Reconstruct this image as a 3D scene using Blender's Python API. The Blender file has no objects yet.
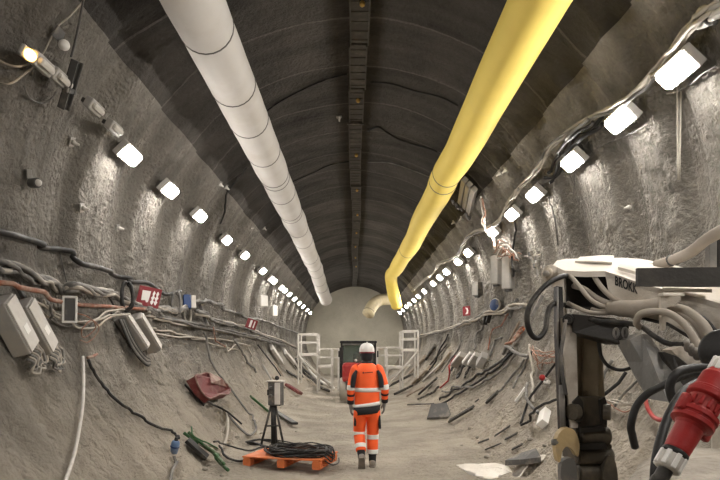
import bpy, bmesh, math, random
from mathutils import Vector, Matrix, noise, Quaternion
random.seed(11)
V = Vector
COL = bpy.context.scene.collection
F, CX, CY, EYE = 620.0, 355.0, 352.0, 1.70          # camera: focal length and vanishing point in pixels, eye height
R, ZC = 3.5, 2.84                                    # tunnel bore
PI = math.pi

# ------------------------------------------------------------------ tunnel surface
LP = 1.72
def n3(x, y, z): return noise.noise(V((x, y, z)))
def sstep(a, b, x):
    t = max(0.0, min(1.0, (x - a) / (b - a))); return t * t * (3 - 2 * t)
DYL = [207, 170, 144, 118, 102.5, 86, 77, 74.5, 68, 65, 61, 56, 52, 48, 44.5, 41.5]
DYR = [297, 245, 201, 166, 145, 126, 105, 95, 85, 79, 72.5, 64.5, 59, 54.5, 51, 48, 44, 41.5]
KL = 2.72 * F
LY = {-1: [-1.4, .2, 2.4, 4.4, 6.2] + [KL / d for d in DYL] + [43, 46], 1: [-3.6, -1.6, .4, 2.2, 3.9] + [KL / d for d in DYR] + [43, 46]}
def raw_disp(a, y):
    """how far the sprayed concrete stands inside the bore at angle a (0 = bottom, + = right) and depth y"""
    s = abs(a); x = R * math.sin(a); z = ZC - R * math.cos(a)
    d = 0.05 * n3(x * .55, y * .5, z * .55 + 7)
    up = sstep(1.15, 1.5, s) * (1 - sstep(2.2, 2.5, s))
    low = 1 - sstep(1.1, 1.5, s)
    ce = sstep(2.2, 2.5, s)
    L_ = LY[1 if a > 0 else -1]; ph = 0.0
    for i in range(len(L_) - 1):
        if L_[i] <= y < L_[i + 1]: ph = (y - L_[i]) / (L_[i + 1] - L_[i]); break
    sc = abs(math.sin(PI * ph))                      # ribs of sprayed concrete between the lamps
    rough = 0.5 + 0.5 * math.cos(2 * PI * ph + .6)
    d += up * (0.17 * (1 - sstep(.24, .37, min(ph, 1 - ph))) - .125)
    d += up * (0.008 + .03 * rough) * (.7 * n3(x * 6, y * 6, z * 6) + n3(x * 14, y * 14, z * 14))
    d += low * (0.05 * n3(y * 2.2, a * 1.2, 3) + .05 * (.5 - 2 * abs(n3(y * 3.2, a * .9, 9))) + .03 * n3(y * 7, a * 1.3, 14) + .035 * n3(x * 4, y * 4, z * 4) + .032 * n3(x * 12, y * 12, z * 12))
    d += ce * (0.012 * n3(y * 3, a * 2, 5) + .006 * n3(x * 8, y * 8, z * 8))
    return d
def lin(a, b, n): return [a + (b - a) * i / (n - 1) for i in range(n)]
YS = lin(-7, 3.4, 80)[:-1] + lin(3.4, 18, 330)[:-1] + lin(18, 44.3, 260)
A0, A1 = .55, 2.27
AW, AC = lin(A0, A1, 120), lin(A1, 2 * PI - A1, 60)
wrap = lambda a: a if a <= PI else a - 2 * PI
TAB = {'r': [[raw_disp(a, y) for a in AW] for y in YS], 'l': [[raw_disp(-a, y) for a in AW] for y in YS], 'c': [[raw_disp(wrap(a), y) for a in AC] for y in YS]}
def disp(a, y):
    """height of the built concrete surface (as meshed)"""
    a = wrap(a) if a <= PI else a - 2 * PI; s = abs(a)
    if s <= A1: tab, ga, q = TAB['r' if a > 0 else 'l'], AW, s
    else: tab, ga, q = TAB['c'], AC, (a if a > 0 else a + 2 * PI)
    f = (q - ga[0]) / (ga[-1] - ga[0]) * (len(ga) - 1); j = max(0, min(len(ga) - 2, int(f))); f = max(0, min(1, f - j))
    if y < 3.4: g = (y + 7) / 10.4 * 79
    elif y < 18: g = 79 + (y - 3.4) / 14.6 * 329
    else: g = 408 + (y - 18) / 26.3 * 259
    i = max(0, min(len(YS) - 2, int(g))); g = max(0, min(1, g - i))
    return (tab[i][j] * (1 - f) + tab[i][j + 1] * f) * (1 - g) + (tab[i + 1][j] * (1 - f) + tab[i + 1][j + 1] * f) * g
def flo(x, y):
    d = .018 * n3(x * 1.6, y * .9, 2) + .012 * n3(x * 5, y * 5, 4) + .007 * n3(x * 12, y * 12, 6)
    side = sstep(.9, 2.1, abs(x))
    d += side * (.09 + .07 * n3(x * 2.2, y * 1.4, 12) + .03 * n3(x * 6, y * 6, 21))
    d += -.018 * math.exp(-((abs(x - .1) - .62) / .16) ** 2)
    return d
def surf(a, y, off=0.0):
    r = R - disp(a, y) - off
    return V((r * math.sin(a), y, ZC - r * math.cos(a)))
def inward(a): return V((-math.sin(a), 0, math.cos(a)))
def hit(px, py, off=0.03):
    """where the sight line through a pixel meets wall, vault or floor; lifted off the surface by off"""
    dx, dz = (px - CX) / F, (CY - py) / F
    rr = R
    for k in range(6):
        c = EYE - ZC
        A = dx * dx + dz * dz; B = 2 * dz * c; C = c * c - rr * rr
        t = (-B + math.sqrt(B * B - 4 * A * C)) / (2 * A)
        p = V((dx * t, t, EYE + dz * t))
        a = math.atan2(p.x, ZC - p.z)
        rr = R - disp(a, t) - off
    if dz < 0:
        tf = EYE / -dz
        for k in range(5):
            tf = (EYE - flo(dx * tf, tf) - off) / -dz
        if tf < t:
            return V((dx * tf, tf, EYE + dz * tf)), V((0, 0, 1))
    return p, inward(a)
def W(px, py, d): return V(((px - CX) / F * d, d, EYE + (CY - py) / F * d))

# ------------------------------------------------------------------ materials
def nt(name):
    m = bpy.data.materials.new(name); m.use_nodes = True
    t = m.node_tree; b = t.nodes['Principled BSDF']
    return m, t, b
def mat(name, col, rough=.7, metal=0.0, dust=0.0, dcol=(.36, .31, .25), var=.18, scale=9.0, bump=.15, spec=.3, bscale=None):
    m, t, b = nt(name); N = t.nodes.new; L = t.links.new
    tc = N('ShaderNodeTexCoord')
    n1 = N('ShaderNodeTexNoise'); n1.inputs['Scale'].default_value = scale; n1.inputs['Detail'].default_value = 6
    L(tc.outputs['Object'], n1.inputs['Vector'])
    hsv = N('ShaderNodeMix'); hsv.data_type = 'RGBA'
    hsv.inputs['A'].default_value = (*[c * (1 - var) for c in col], 1); hsv.inputs['B'].default_value = (*[min(1, c * (1 + var)) for c in col], 1)
    L(n1.outputs['Fac'], hsv.inputs['Factor'])
    out = hsv.outputs['Result']
    if dust > 0:
        n2 = N('ShaderNodeTexNoise'); n2.inputs['Scale'].default_value = scale * .45; n2.inputs['Detail'].default_value = 8; n2.inputs['Roughness'].default_value = .65
        L(tc.outputs['Object'], n2.inputs['Vector'])
        mr = N('ShaderNodeMapRange'); mr.inputs['From Min'].default_value = .62 - .4 * dust; mr.inputs['From Max'].default_value = .82 - .35 * dust
        mr.inputs['To Max'].default_value = min(1, .45 + .5 * dust)
        L(n2.outputs['Fac'], mr.inputs['Value'])
        mx = N('ShaderNodeMix'); mx.data_type = 'RGBA'; mx.inputs['B'].default_value = (*dcol, 1)
        L(mr.outputs['Result'], mx.inputs['Factor']); L(out, mx.inputs['A']); out = mx.outputs['Result']
    L(out, b.inputs['Base Color'])
    b.inputs['Roughness'].default_value = rough; b.inputs['Metallic'].default_value = metal
    b.inputs['Specular IOR Level'].default_value = spec
    if bump:
        n4 = N('ShaderNodeTexNoise'); n4.inputs['Scale'].default_value = bscale or scale * 4; n4.inputs['Detail'].default_value = 5
        L(tc.outputs['Object'], n4.inputs['Vector'])
        bp = N('ShaderNodeBump'); bp.inputs['Strength'].default_value = bump; bp.inputs['Distance'].default_value = .02
        L(n4.outputs['Fac'], bp.inputs['Height']); L(bp.outputs['Normal'], b.inputs['Normal'])
    return m
def emis(name, col, s):
    m, t, b = nt(name)
    b.inputs['Base Color'].default_value = (*col, 1); b.inputs['Emission Color'].default_value = (*col, 1); b.inputs['Emission Strength'].default_value = s
    return m
def concrete(name, c_lo, c_hi, bump=.5, streak=True, fine=26, settle=None, peb=.4, rings=False):
    m, t, b = nt(name); N = t.nodes.new; L = t.links.new
    tc = N('ShaderNodeTexCoord')
    big = N('ShaderNodeTexNoise'); big.inputs['Scale'].default_value = .8; big.inputs['Detail'].default_value = 7; big.inputs['Roughness'].default_value = .62
    L(tc.outputs['Object'], big.inputs['Vector'])
    mp = N('ShaderNodeMapping'); mp.inputs['Scale'].default_value = (.5, 3.2, .35)
    L(tc.outputs['Object'], mp.inputs['Vector'])
    stk = N('ShaderNodeTexNoise'); stk.inputs['Scale'].default_value = 1.3; stk.inputs['Detail'].default_value = 6
    L(mp.outputs['Vector'], stk.inputs['Vector'])
    sm = N('ShaderNodeTexNoise'); sm.inputs['Scale'].default_value = fine; sm.inputs['Detail'].default_value = 6; sm.inputs['Roughness'].default_value = .7
    L(tc.outputs['Object'], sm.inputs['Vector'])
    a1 = N('ShaderNodeMath'); a1.operation = 'MULTIPLY_ADD'; a1.inputs[1].default_value = .55 if streak else .15
    L(stk.outputs['Fac'], a1.inputs[0]); L(big.outputs['Fac'], a1.inputs[2])
    a2 = N('ShaderNodeMath'); a2.operation = 'MULTIPLY_ADD'; a2.inputs[1].default_value = .35
    L(sm.outputs['Fac'], a2.inputs[0]); L(a1.outputs[0], a2.inputs[2])
    mr = N('ShaderNodeMapRange'); mr.inputs['From Min'].default_value = .62 if streak else .45; mr.inputs['From Max'].default_value = 1.28 if streak else 1.05
    L(a2.outputs[0], mr.inputs['Value'])
    mx = N('ShaderNodeMix'); mx.data_type = 'RGBA'; mx.inputs['A'].default_value = (*c_lo, 1); mx.inputs['B'].default_value = (*c_hi, 1)
    L(mr.outputs['Result'], mx.inputs['Factor']); out = mx.outputs['Result']
    if settle:                                       # pale dust lying on the flatter foot of the slope
        sx = N('ShaderNodeSeparateXYZ'); L(tc.outputs['Object'], sx.inputs[0])
        q = N('ShaderNodeMath'); q.operation = 'MULTIPLY_ADD'; q.inputs[1].default_value = -2.6; L(big.outputs['Fac'], q.inputs[0]); L(sx.outputs['Z'], q.inputs[2])
        m2 = N('ShaderNodeMapRange'); m2.inputs['From Min'].default_value = .75; m2.inputs['From Max'].default_value = -1.2; L(q.outputs[0], m2.inputs['Value'])
        m3 = N('ShaderNodeMix'); m3.data_type = 'RGBA'; m3.inputs['B'].default_value = (*settle, 1); L(m2.outputs['Result'], m3.inputs['Factor']); L(out, m3.inputs['A']); out = m3.outputs['Result']
    if rings:                                        # formwork joints: thin lines across the vault, each bay a slightly different grey
        sy = N('ShaderNodeSeparateXYZ'); L(tc.outputs['Object'], sy.inputs[0])
        wob = N('ShaderNodeMath'); wob.operation = 'MULTIPLY_ADD'; wob.inputs[1].default_value = .25; L(big.outputs['Fac'], wob.inputs[0]); L(sy.outputs['Y'], wob.inputs[2])
        dv = N('ShaderNodeMath'); dv.operation = 'DIVIDE'; dv.inputs[1].default_value = 1.45; L(wob.outputs[0], dv.inputs[0])
        fr = N('ShaderNodeMath'); fr.operation = 'FRACT'; L(dv.outputs[0], fr.inputs[0])
        lt_ = N('ShaderNodeMath'); lt_.operation = 'LESS_THAN'; lt_.inputs[1].default_value = .03; L(fr.outputs[0], lt_.inputs[0])
        fl_ = N('ShaderNodeMath'); fl_.operation = 'FLOOR'; L(dv.outputs[0], fl_.inputs[0])
        wn = N('ShaderNodeTexWhiteNoise'); wn.noise_dimensions = '1D'; L(fl_.outputs[0], wn.inputs['W'])
        r1 = N('ShaderNodeMapRange'); r1.inputs['To Min'].default_value = .8; r1.inputs['To Max'].default_value = 1.25; L(wn.outputs['Value'], r1.inputs['Value'])
        ms = N('ShaderNodeVectorMath'); ms.operation = 'SCALE'; L(out, ms.inputs[0]); L(r1.outputs['Result'], ms.inputs['Scale'])
        m5 = N('ShaderNodeMix'); m5.data_type = 'RGBA'; m5.inputs['B'].default_value = (.17, .155, .135, 1)
        f5 = N('ShaderNodeMath'); f5.operation = 'MULTIPLY'; L(lt_.outputs[0], f5.inputs[0]); L(sm.outputs['Fac'], f5.inputs[1])
        L(f5.outputs[0], m5.inputs['Factor']); L(ms.outputs[0], m5.inputs['A']); out = m5.outputs['Result']
    L(out, b.inputs['Base Color'])
    b.inputs['Roughness'].default_value = .9; b.inputs['Specular IOR Level'].default_value = .2
    bp = N('ShaderNodeBump'); bp.inputs['Strength'].default_value = bump; bp.inputs['Distance'].default_value = .06 + .05 * peb
    md = N('ShaderNodeTexNoise'); md.inputs['Scale'].default_value = fine * .38; md.inputs['Detail'].default_value = 3
    L(tc.outputs['Object'], md.inputs['Vector'])
    hh = N('ShaderNodeMath'); hh.operation = 'MULTIPLY_ADD'; hh.inputs[1].default_value = 1.6; L(md.outputs['Fac'], hh.inputs[0]); L(sm.outputs['Fac'], hh.inputs[2])
    vo = N('ShaderNodeTexVoronoi'); vo.feature = 'SMOOTH_F1'; vo.inputs['Scale'].default_value = fine * .75; L(tc.outputs['Object'], vo.inputs['Vector'])
    h2 = N('ShaderNodeMath'); h2.operation = 'MULTIPLY_ADD'; h2.inputs[1].default_value = -1.6 * peb
    pm = N('ShaderNodeMapRange'); pm.inputs['From Min'].default_value = .48; pm.inputs['From Max'].default_value = .62; L(stk.outputs['Fac'], pm.inputs['Value'])
    pv = N('ShaderNodeMath'); pv.operation = 'MULTIPLY'; L(vo.outputs['Distance'], pv.inputs[0]); L(pm.outputs['Result'], pv.inputs[1]); L(pv.outputs[0], h2.inputs[0]); L(hh.outputs[0], h2.inputs[2]); hh = h2
    L(hh.outputs[0], bp.inputs['Height']); L(bp.outputs['Normal'], b.inputs['Normal'])
    return m
M = {}
M['wall'] = concrete('sprayed_concrete', (.10, .092, .080), (.36, .332, .290), .85, settle=(.455, .40, .325), peb=1.0)
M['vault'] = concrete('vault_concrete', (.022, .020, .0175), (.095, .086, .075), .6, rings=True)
M['floor'] = concrete('dusty_ground', (.21, .183, .146), (.56, .50, .41), .9, False, 20, peb=.6)
M['face'] = concrete('end_concrete', (.40, .375, .30), (.60, .56, .46), .3, False)
M['lampglass'] = emis('lamp_glass', (1.0, .95, .89), 150)
M['amber'] = emis('amber_glass', (1.0, .55, .12), 9)
M['offglass'] = mat('unlit_lamp_glass', (.55, .52, .47), .4, dust=.25, var=.08)
M['lamphouse'] = mat('lamp_housing', (.42, .40, .37), .55, dust=.3)
M['white_duct'] = mat('white_duct_fabric', (.60, .575, .54), .75, dust=.35, dcol=(.5, .46, .40), var=.06, scale=2.5, bump=.12, bscale=5)
M['yellow_duct'] = mat('yellow_duct_fabric', (.86, .66, .14), .7, dust=.06, dcol=(.72, .58, .22), var=.06, scale=2.5, bump=.12, bscale=5)
M['seam'] = mat('duct_seam', (.12, .11, .10), .7)
M['dark_steel'] = mat('dark_steel', (.045, .042, .038), .55, .4, dust=.25)
M['black'] = mat('black_rubber', (.018, .017, .016), .55, dust=.25, dcol=(.16, .14, .115))
M['grey_cable'] = mat('dusty_grey_cable', (.12, .115, .108), .75, dust=.5, dcol=(.29, .27, .24))
M['pale_cable'] = mat('pale_dusty_cable', (.36, .33, .28), .75, dust=.4)
M['grey'] = mat('grey_paint', (.30, .285, .26), .6, dust=.4)
M['pale_grey'] = mat('pale_grey_paint', (.54, .51, .465), .55, dust=.3)
M['dgrey'] = mat('dark_grey_paint', (.085, .082, .078), .6, dust=.3)
M['white'] = mat('white_paint', (.74, .72, .68), .5, dust=.15, dcol=(.5, .45, .38), var=.06)
M['rust'] = mat('rusty_red_hose', (.24, .085, .05), .75, dust=.5)
M['red'] = mat('red_plastic', (.31, .022, .020), .5, dust=.3, var=.15, dcol=(.33, .17, .14))
M['dred'] = mat('dark_red', (.13, .028, .027), .65, dust=.35, dcol=(.24, .14, .11))
M['signred'] = mat('sign_red', (.19, .016, .022), .5, dust=.2, dcol=(.3, .17, .15), var=.08)
M['signwhite'] = mat('sign_white', (.74, .71, .68), .5, var=.05)
M['blue'] = mat('blue_plastic', (.022, .05, .14), .5, dust=.25)
M['lblue'] = mat('light_blue_plastic', (.10, .17, .30), .5, dust=.25)
M['green'] = mat('green_hose', (.035, .10, .035), .6, dust=.25)
M['pallet'] = mat('orange_pallet_paint', (.62, .17, .055), .65, dust=.22, dcol=(.55, .38, .26))
M['wood'] = mat('old_board', (.26, .21, .155), .85, dust=.4)
M['dwood'] = mat('dark_board', (.05, .046, .04), .8, dust=.3)
M['stone'] = mat('grey_stone', (.26, .235, .195), .9, dust=.4, bump=.4)
M['copper'] = mat('copper_wire', (.30, .15, .10), .65, dust=.4)
M['pile'] = concrete('pale_dust', (.55, .50, .43), (.80, .76, .69), .4, False, 18)

# ------------------------------------------------------------------ mesh building
class G:
    def __init__(s): s.bm = bmesh.new()
    def _add(s, verts, faces, smooth=False):
        vs = [s.bm.verts.new(v) for v in verts]
        for f in faces:
            try:
                fc = s.bm.faces.new([vs[i] for i in f]); fc.smooth = smooth
            except ValueError: pass
        return s
    def box(s, size, Mx=None, bev=0.0, c=(0, 0, 0), taper=1.0):
        b = bmesh.new(); bmesh.ops.create_cube(b, size=1.0)
        for v in b.verts:
            k = taper if v.co.z > 0 else 1
            v.co = V((v.co.x * size[0] * k + c[0], v.co.y * size[1] * k + c[1], v.co.z * size[2] + c[2]))
        if bev: bmesh.ops.bevel(b, geom=b.edges[:], offset=bev, segments=2, affect='EDGES', profile=.5)
        if Mx is not None: b.transform(Mx)
        b.verts.index_update()
        s._add([v.co.copy() for v in b.verts], [[v.index for v in f.verts] for f in b.faces]); b.free(); return s
    def hexa(s, bot, top):
        """box from four bottom and four top corner points (same order)"""
        return s._add(list(bot) + list(top), [(3, 2, 1, 0), (4, 5, 6, 7), (0, 1, 5, 4), (1, 2, 6, 5), (2, 3, 7, 6), (3, 0, 4, 7)])
    def loft(s, rings, cap=True, closed=False, smooth=True):
        n = len(rings[0]); vs = [p for r in rings for p in r]; fs = []
        m = len(rings)
        for i in range(m if closed else m - 1):
            for j in range(n):
                a, b = i * n + j, i * n + (j + 1) % n; c, d = ((i + 1) % m) * n + (j + 1) % n, ((i + 1) % m) * n + j
                fs.append((a, b, c, d))
        if cap and not closed:
            fs.append(tuple(reversed(range(n)))); fs.append(tuple(range((m - 1) * n, m * n)))
        return s._add(vs, fs, smooth)
    def tube(s, pts, r, seg=8, sub=4, closed=False, cap=True, smooth=True):
        P = catmull(pts, sub, closed) if sub > 1 else [V(p) for p in pts]
        n = len(P); rings = []
        t = (P[1] - P[0]).normalized()
        u = t.orthogonal().normalized()
        for i, p in enumerate(P):
            if closed: t2 = (P[(i + 1) % n] - P[i - 1])
            else: t2 = P[min(i + 1, n - 1)] - P[max(i - 1, 0)]
            if t2.length < 1e-9: t2 = t
            t2 = t2.normalized()
            u = (t.rotation_difference(t2) @ u); u = (u - t2 * u.dot(t2)).normalized(); t = t2
            w = t.cross(u)
            if callable(r): rr = r(i / (n - 1))
            elif isinstance(r, (list, tuple)):
                f = i / (n - 1) * (len(r) - 1); k = min(int(f), len(r) - 2); rr = r[k] + (r[k + 1] - r[k]) * (f - k)
            else: rr = r
            rings.append([p + (u * math.cos(2 * PI * j / seg) + w * math.sin(2 * PI * j / seg)) * rr for j in range(seg)])
        return s.loft(rings, cap, closed, smooth)
    def turned(s, prof, Mx, seg=28):
        """like lathe, with crisp edges between the bands"""
        ring = lambda r, z: [Mx @ V((max(r, 1e-4) * math.cos(2 * PI * j / seg), max(r, 1e-4) * math.sin(2 * PI * j / seg), z)) for j in range(seg)]
        for a, b in zip(prof, prof[1:]): s.loft([ring(*a), ring(*b)], False)
        s.loft([ring(prof[0][0], prof[0][1]), ring(0, prof[0][1])], False); s.loft([ring(prof[-1][0], prof[-1][1]), ring(0, prof[-1][1])], False); return s
    def lathe(s, prof, Mx=None, seg=20, smooth=True):
        """profile of (radius, z) turned about z"""
        Mx = Mx or Matrix()
        return s.loft([[Mx @ V((max(r, 1e-4) * math.cos(2 * PI * j / seg), max(r, 1e-4) * math.sin(2 * PI * j / seg), z)) for j in range(seg)] for r, z in prof], True, False, smooth)
    def prism(s, poly, h, Mx=None, bev=0.0):
        """polygon in xy, extruded in z"""
        n = len(poly); b = bmesh.new()
        vs = [b.verts.new((x, y, 0)) for x, y in poly] + [b.verts.new((x, y, h)) for x, y in poly]
        b.faces.new(vs[:n][::-1]); b.faces.new(vs[n:])
        for i in range(n): b.faces.new((vs[i], vs[(i + 1) % n], vs[n + (i + 1) % n], vs[n + i]))
        if bev: bmesh.ops.bevel(b, geom=b.edges[:], offset=bev, segments=1, affect='EDGES')
        if Mx is not None: b.transform(Mx)
        b.verts.index_update()
        s._add([v.co.copy() for v in b.verts], [[v.index for v in f.verts] for f in b.faces]); b.free(); return s
    def ball(s, r, Mx, u=14, v=9):
        b = bmesh.new(); bmesh.ops.create_uvsphere(b, u_segments=u, v_segments=v, radius=r); b.transform(Mx); b.verts.index_update()
        s._add([q.co.copy() for q in b.verts], [[q.index for q in f.verts] for f in b.faces], True); b.free(); return s
    def build(s, name, m, parent=None, at=None, **kw):
        bmesh.ops.recalc_face_normals(s.bm, faces=s.bm.faces[:])
        me = bpy.data.meshes.new(name); o = bpy.data.objects.new(name, me); COL.objects.link(o)
        if parent is not None:
            root = parent
            while root.parent: root = root.parent
            s.bm.transform(root.matrix_basis.inverted()); o.parent = parent
        else:
            if at is None:
                zs = [v.co.z for v in s.bm.verts]; xs = [v.co.x for v in s.bm.verts]; ys = [v.co.y for v in s.bm.verts]
                at = V(((min(xs) + max(xs)) / 2, (min(ys) + max(ys)) / 2, min(zs)))
            s.bm.transform(Matrix.Translation(-V(at))); o.location = at
        s.bm.to_mesh(me); s.bm.free()
        for x in (m if isinstance(m, (list, tuple)) else [m]): me.materials.append(M[x] if isinstance(x, str) else x)
        for k, v in kw.items(): o[k] = v
        return o
def catmull(pts, sub, closed=False):
    P = [V(p) for p in pts]; n = len(P); out = []
    if n < 3 and not closed: 
        return [P[0].lerp(P[-1], i / sub) for i in range(sub + 1)]
    for i in range(n if closed else n - 1):
        p0 = P[i - 1] if (closed or i > 0) else P[0] * 2 - P[1]
        p1, p2 = P[i], P[(i + 1) % n]
        p3 = P[(i + 2) % n] if (closed or i + 2 < n) else P[-1] * 2 - P[-2]
        for k in range(sub):
            t = k / sub
            out.append(.5 * ((2 * p1) + (p2 - p0) * t + (2 * p0 - 5 * p1 + 4 * p2 - p3) * t * t + (3 * p1 - p0 - 3 * p2 + p3) * t ** 3))
    if not closed: out.append(P[-1])
    return out
def frame(p, z, x=None):
    """matrix with origin p, local z along z, local x near x"""
    z = V(z).normalized(); x = V(x) if x is not None else V((0, 1, 0))
    y = z.cross(x)
    if y.length < 1e-6: y = z.orthogonal()
    y = y.normalized(); x = y.cross(z).normalized()
    return Matrix(((x.x, y.x, z.x, p[0]), (x.y, y.y, z.y, p[1]), (x.z, y.z, z.z, p[2]), (0, 0, 0, 1)))
def T(x, y, z): return Matrix.Translation((x, y, z))
def RX(a): return Matrix.Rotation(a, 4, 'X')
def RY(a): return Matrix.Rotation(a, 4, 'Y')
def RZ(a): return Matrix.Rotation(a, 4, 'Z')
def thing(name, label, cat, Mx=None, group=None):
    o = bpy.data.objects.new(name, None); COL.objects.link(o); o.empty_display_size = .1
    if Mx is not None: o.matrix_basis = Mx
    o['label'] = label; o['category'] = cat
    if group: o['group'] = group
    return o
def tag(o, label, cat, group=None):
    o['label'] = label; o['category'] = cat
    if group: o['group'] = group
    return o
def dup(root, Mx, label, group=None):
    r = root.copy(); COL.objects.link(r); r.matrix_basis = Mx; r['label'] = label
    if group: r['group'] = group
    for ch in list(root.children):
        c = ch.copy(); COL.objects.link(c); c.parent = r
        for g in list(ch.children):
            d = g.copy(); COL.objects.link(d); d.parent = c
    return r

# ------------------------------------------------------------------ the setting
def grid(name, us, vs, fn, m):
    me = bpy.data.meshes.new(name); n = len(vs)
    verts = [fn(u, v) for u in us for v in vs]
    faces = [(i * n + j, i * n + j + 1, (i + 1) * n + j + 1, (i + 1) * n + j) for i in range(len(us) - 1) for j in range(n - 1)]
    me.from_pydata(verts, [], faces); me.polygons.foreach_set('use_smooth', [True] * len(faces)); me.materials.append(M[m])
    o = bpy.data.objects.new(name, me); COL.objects.link(o); o['kind'] = 'structure'; return o
END = 44.0
grid('wall_right', YS, AW, lambda y, a: surf(a, y), 'wall')
grid('wall_left', YS, [-a for a in reversed(AW)], lambda y, a: surf(a, y), 'wall')
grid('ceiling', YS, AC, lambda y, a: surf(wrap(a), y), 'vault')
grid('floor', YS, lin(-2.35, 2.35, 90), lambda y, x: V((x, y, flo(x, y))), 'floor')
grid('wall_end', lin(-3.7, 3.7, 60), lin(-.3, 6.6, 60), lambda x, z: V((x, END + .08 * n3(x * .8, z * .8, 1), z)), 'face')

# ------------------------------------------------------------------ lamps
AL = PI / 2 + .470
def lamp_matrix(y, side, tilt=.35):
    a = AL * side
    p = surf(a, y, 0.0); n = inward(a)
    p = p + n * (max(disp(a + q * side, y + k) for q in (-.03, 0, .03) for k in (-.25, -.15, 0, .15, .25)) - disp(a, y) + .025)
    z = V((n.x, 0, n.z)); z = (Quaternion((0, 1, 0), tilt * side * -1) @ z)
    z = z.normalized()
    return frame(p, z, V((0, 1, 0)))
def make_lamp(label, Mx, glass, group, L=.48, w=.18):
    t = thing('tunnel_lamp', label, 'lamp', Mx, group)
    g = G(); g.box((L + .05, w + .05, .09), Mx @ T(0, 0, .11), .015); g.build('housing', 'lamphouse', t)
    g = G(); g.box((L, w, .07), Mx @ T(0, 0, .165), .034); g.build('diffuser', glass, t)
    for sx in (-1, 1):
        g = G(); g.box((.04, .05, .08), Mx @ T(sx * L * .3, 0, .04), .005); g.build('bracket', 'dgrey', t)
    return t
ORD = ['nearest', 'second', 'third', 'fourth', 'fifth', 'sixth', 'seventh', 'eighth', 'ninth', 'tenth', 'eleventh', 'twelfth', 'thirteenth', 'fourteenth', 'fifteenth', 'sixteenth', 'seventeenth', 'eighteenth', 'nineteenth', 'twentieth']
K = 2.72 * F
SOUTH = {}
for side, DY, word in ((-1, DYL, 'left'), (1, DYR, 'right')):
    for i, dy in enumerate(DY):
        lab = '%s of the lit white lamps along the %s-hand wall, counted from the camera' % (ORD[i], word)
        Mx = lamp_matrix(K / dy, side)
        if not SOUTH: SOUTH['p'] = make_lamp(lab, Mx, 'lampglass', 'lit wall lamps')
        else: dup(SOUTH['p'], Mx, lab)
for y, side, lab in ((3.9, 1, 'unseen lit lamp added to the right-hand row just outside the view'), (2.2, 1, 'unseen lit lamp added to the right-hand row beside the camera'), (.4, 1, 'unseen lit lamp added to the right-hand row behind the camera'), (-1.6, 1, 'last unseen lit lamp added to the right-hand row behind the camera'),
                     (2.4, -1, 'unseen lit lamp added to the left-hand row beside the camera'), (.2, -1, 'unseen lit lamp added to the left-hand row behind the camera')):
    dup(SOUTH['p'], lamp_matrix(y, side), lab)  # unseen lamps added to carry both rows on and light the near walls

# ------------------------------------------------------------------ camera, world
cam = bpy.data.cameras.new('camera'); co = bpy.data.objects.new('camera', cam); COL.objects.link(co)
co.location = (0, 0, EYE); co.rotation_euler = (PI / 2, 0, 0)
cam.sensor_width = 36; cam.lens = F / 720 * 36; cam.shift_x = (360 - CX) / 720; cam.shift_y = (CY - 240) / 720; cam.clip_start = .05; cam.clip_end = 200
sc = bpy.context.scene; sc.camera = co
w = bpy.data.worlds.new('world'); sc.world = w; w.use_nodes = True
w.node_tree.nodes['Background'].inputs['Color'].default_value = (1, .93, .84, 1); w.node_tree.nodes['Background'].inputs['Strength'].default_value = .006
sc.view_settings.view_transform = 'Standard'; sc.view_settings.look = 'None'; sc.view_settings.gamma = 1; sc.view_settings.exposure = 0.37
sc.view_settings.use_curve_mapping = False
# ------------------------------------------------------------------ ventilation ducts
def duct(name, label, m, pts, rads, seams, seamname):
    t = thing(name, label, 'duct', T(*pts[0]))
    P = catmull(pts, 10)
    g = G(); n = len(P)
    g.tube(P, lambda f: rads(f), 24, 1); ob = g.build('sleeve', m, t)
    for f in seams:
        i = min(n - 2, int(f * (n - 1))); p = P[i]; d = (P[i + 1] - P[i]).normalized()
        k = G(); r = rads(i / (n - 1)) + .004
        k.tube([p + d * q for q in (-.012, .012)], r + .003, 24, 1); k.build(seamname, 'seam', t)
    return t
rw = .315
wp = []
for y, dx, dz in ((2.5, 0, 0), (5, 0, 0), (8, .0, .02), (11, .02, -.02), (14, 0, .02), (17, .0, .0), (20, -.02, .02), (24, -.03, -.04), (27, -.05, .0), (30.5, -.1, -.05), (32, -.03, -.4), (33.5, .13, -.88)):
    wp.append(V((-1.70 + dx, y, EYE + 3.70 + dz)))
duct('ventilation_duct', 'long white fabric air duct with dark ring seams hung under the vault', 'white_duct', wp,
     lambda f: rw * (1 + .035 * math.sin(f * 70) * sstep(.2, .5, f) + .05 * n3(f * 40, 0, 3) + .06 * sstep(.5, .9, f)), [.035, .045, .115, .155, .2, .208, .24, .29, .335, .343, .38, .43, .44, .5, .56, .63, .7, .77, .84, .9], 'ring_seam')
yp = []
for y, dx, dz in ((2.5, 0, 0), (5, 0, 0), (8, .0, .0), (11, .02, .0), (12.5, -.02, .02), (14, 0, .0), (17, -.02, .03), (20, 0, 0), (24, -.05, .04), (27.5, -.08, .06), (29.8, -.12, .1), (30.7, 0.0, -.45), (31.5, .26, -1.22)):
    yp.append(V((1.86 + dx, y, EYE + 3.56 + dz)))
duct('ventilation_duct', 'long yellow fabric air duct hung under the vault, bent down at its far end', 'yellow_duct', yp,
     lambda f: .295 * (1 + .03 * n3(f * 34, 0, 8) + .03 * sstep(.2, .6, f) * math.sin(f * 55)), [.33, .36, .62], 'joint_ring')
e = [W(396, 300, 34.2), W(389, 299.5, 34.2), W(380, 300, 34.2), W(373, 305, 34), W(368, 314, 33.6)]
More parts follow.
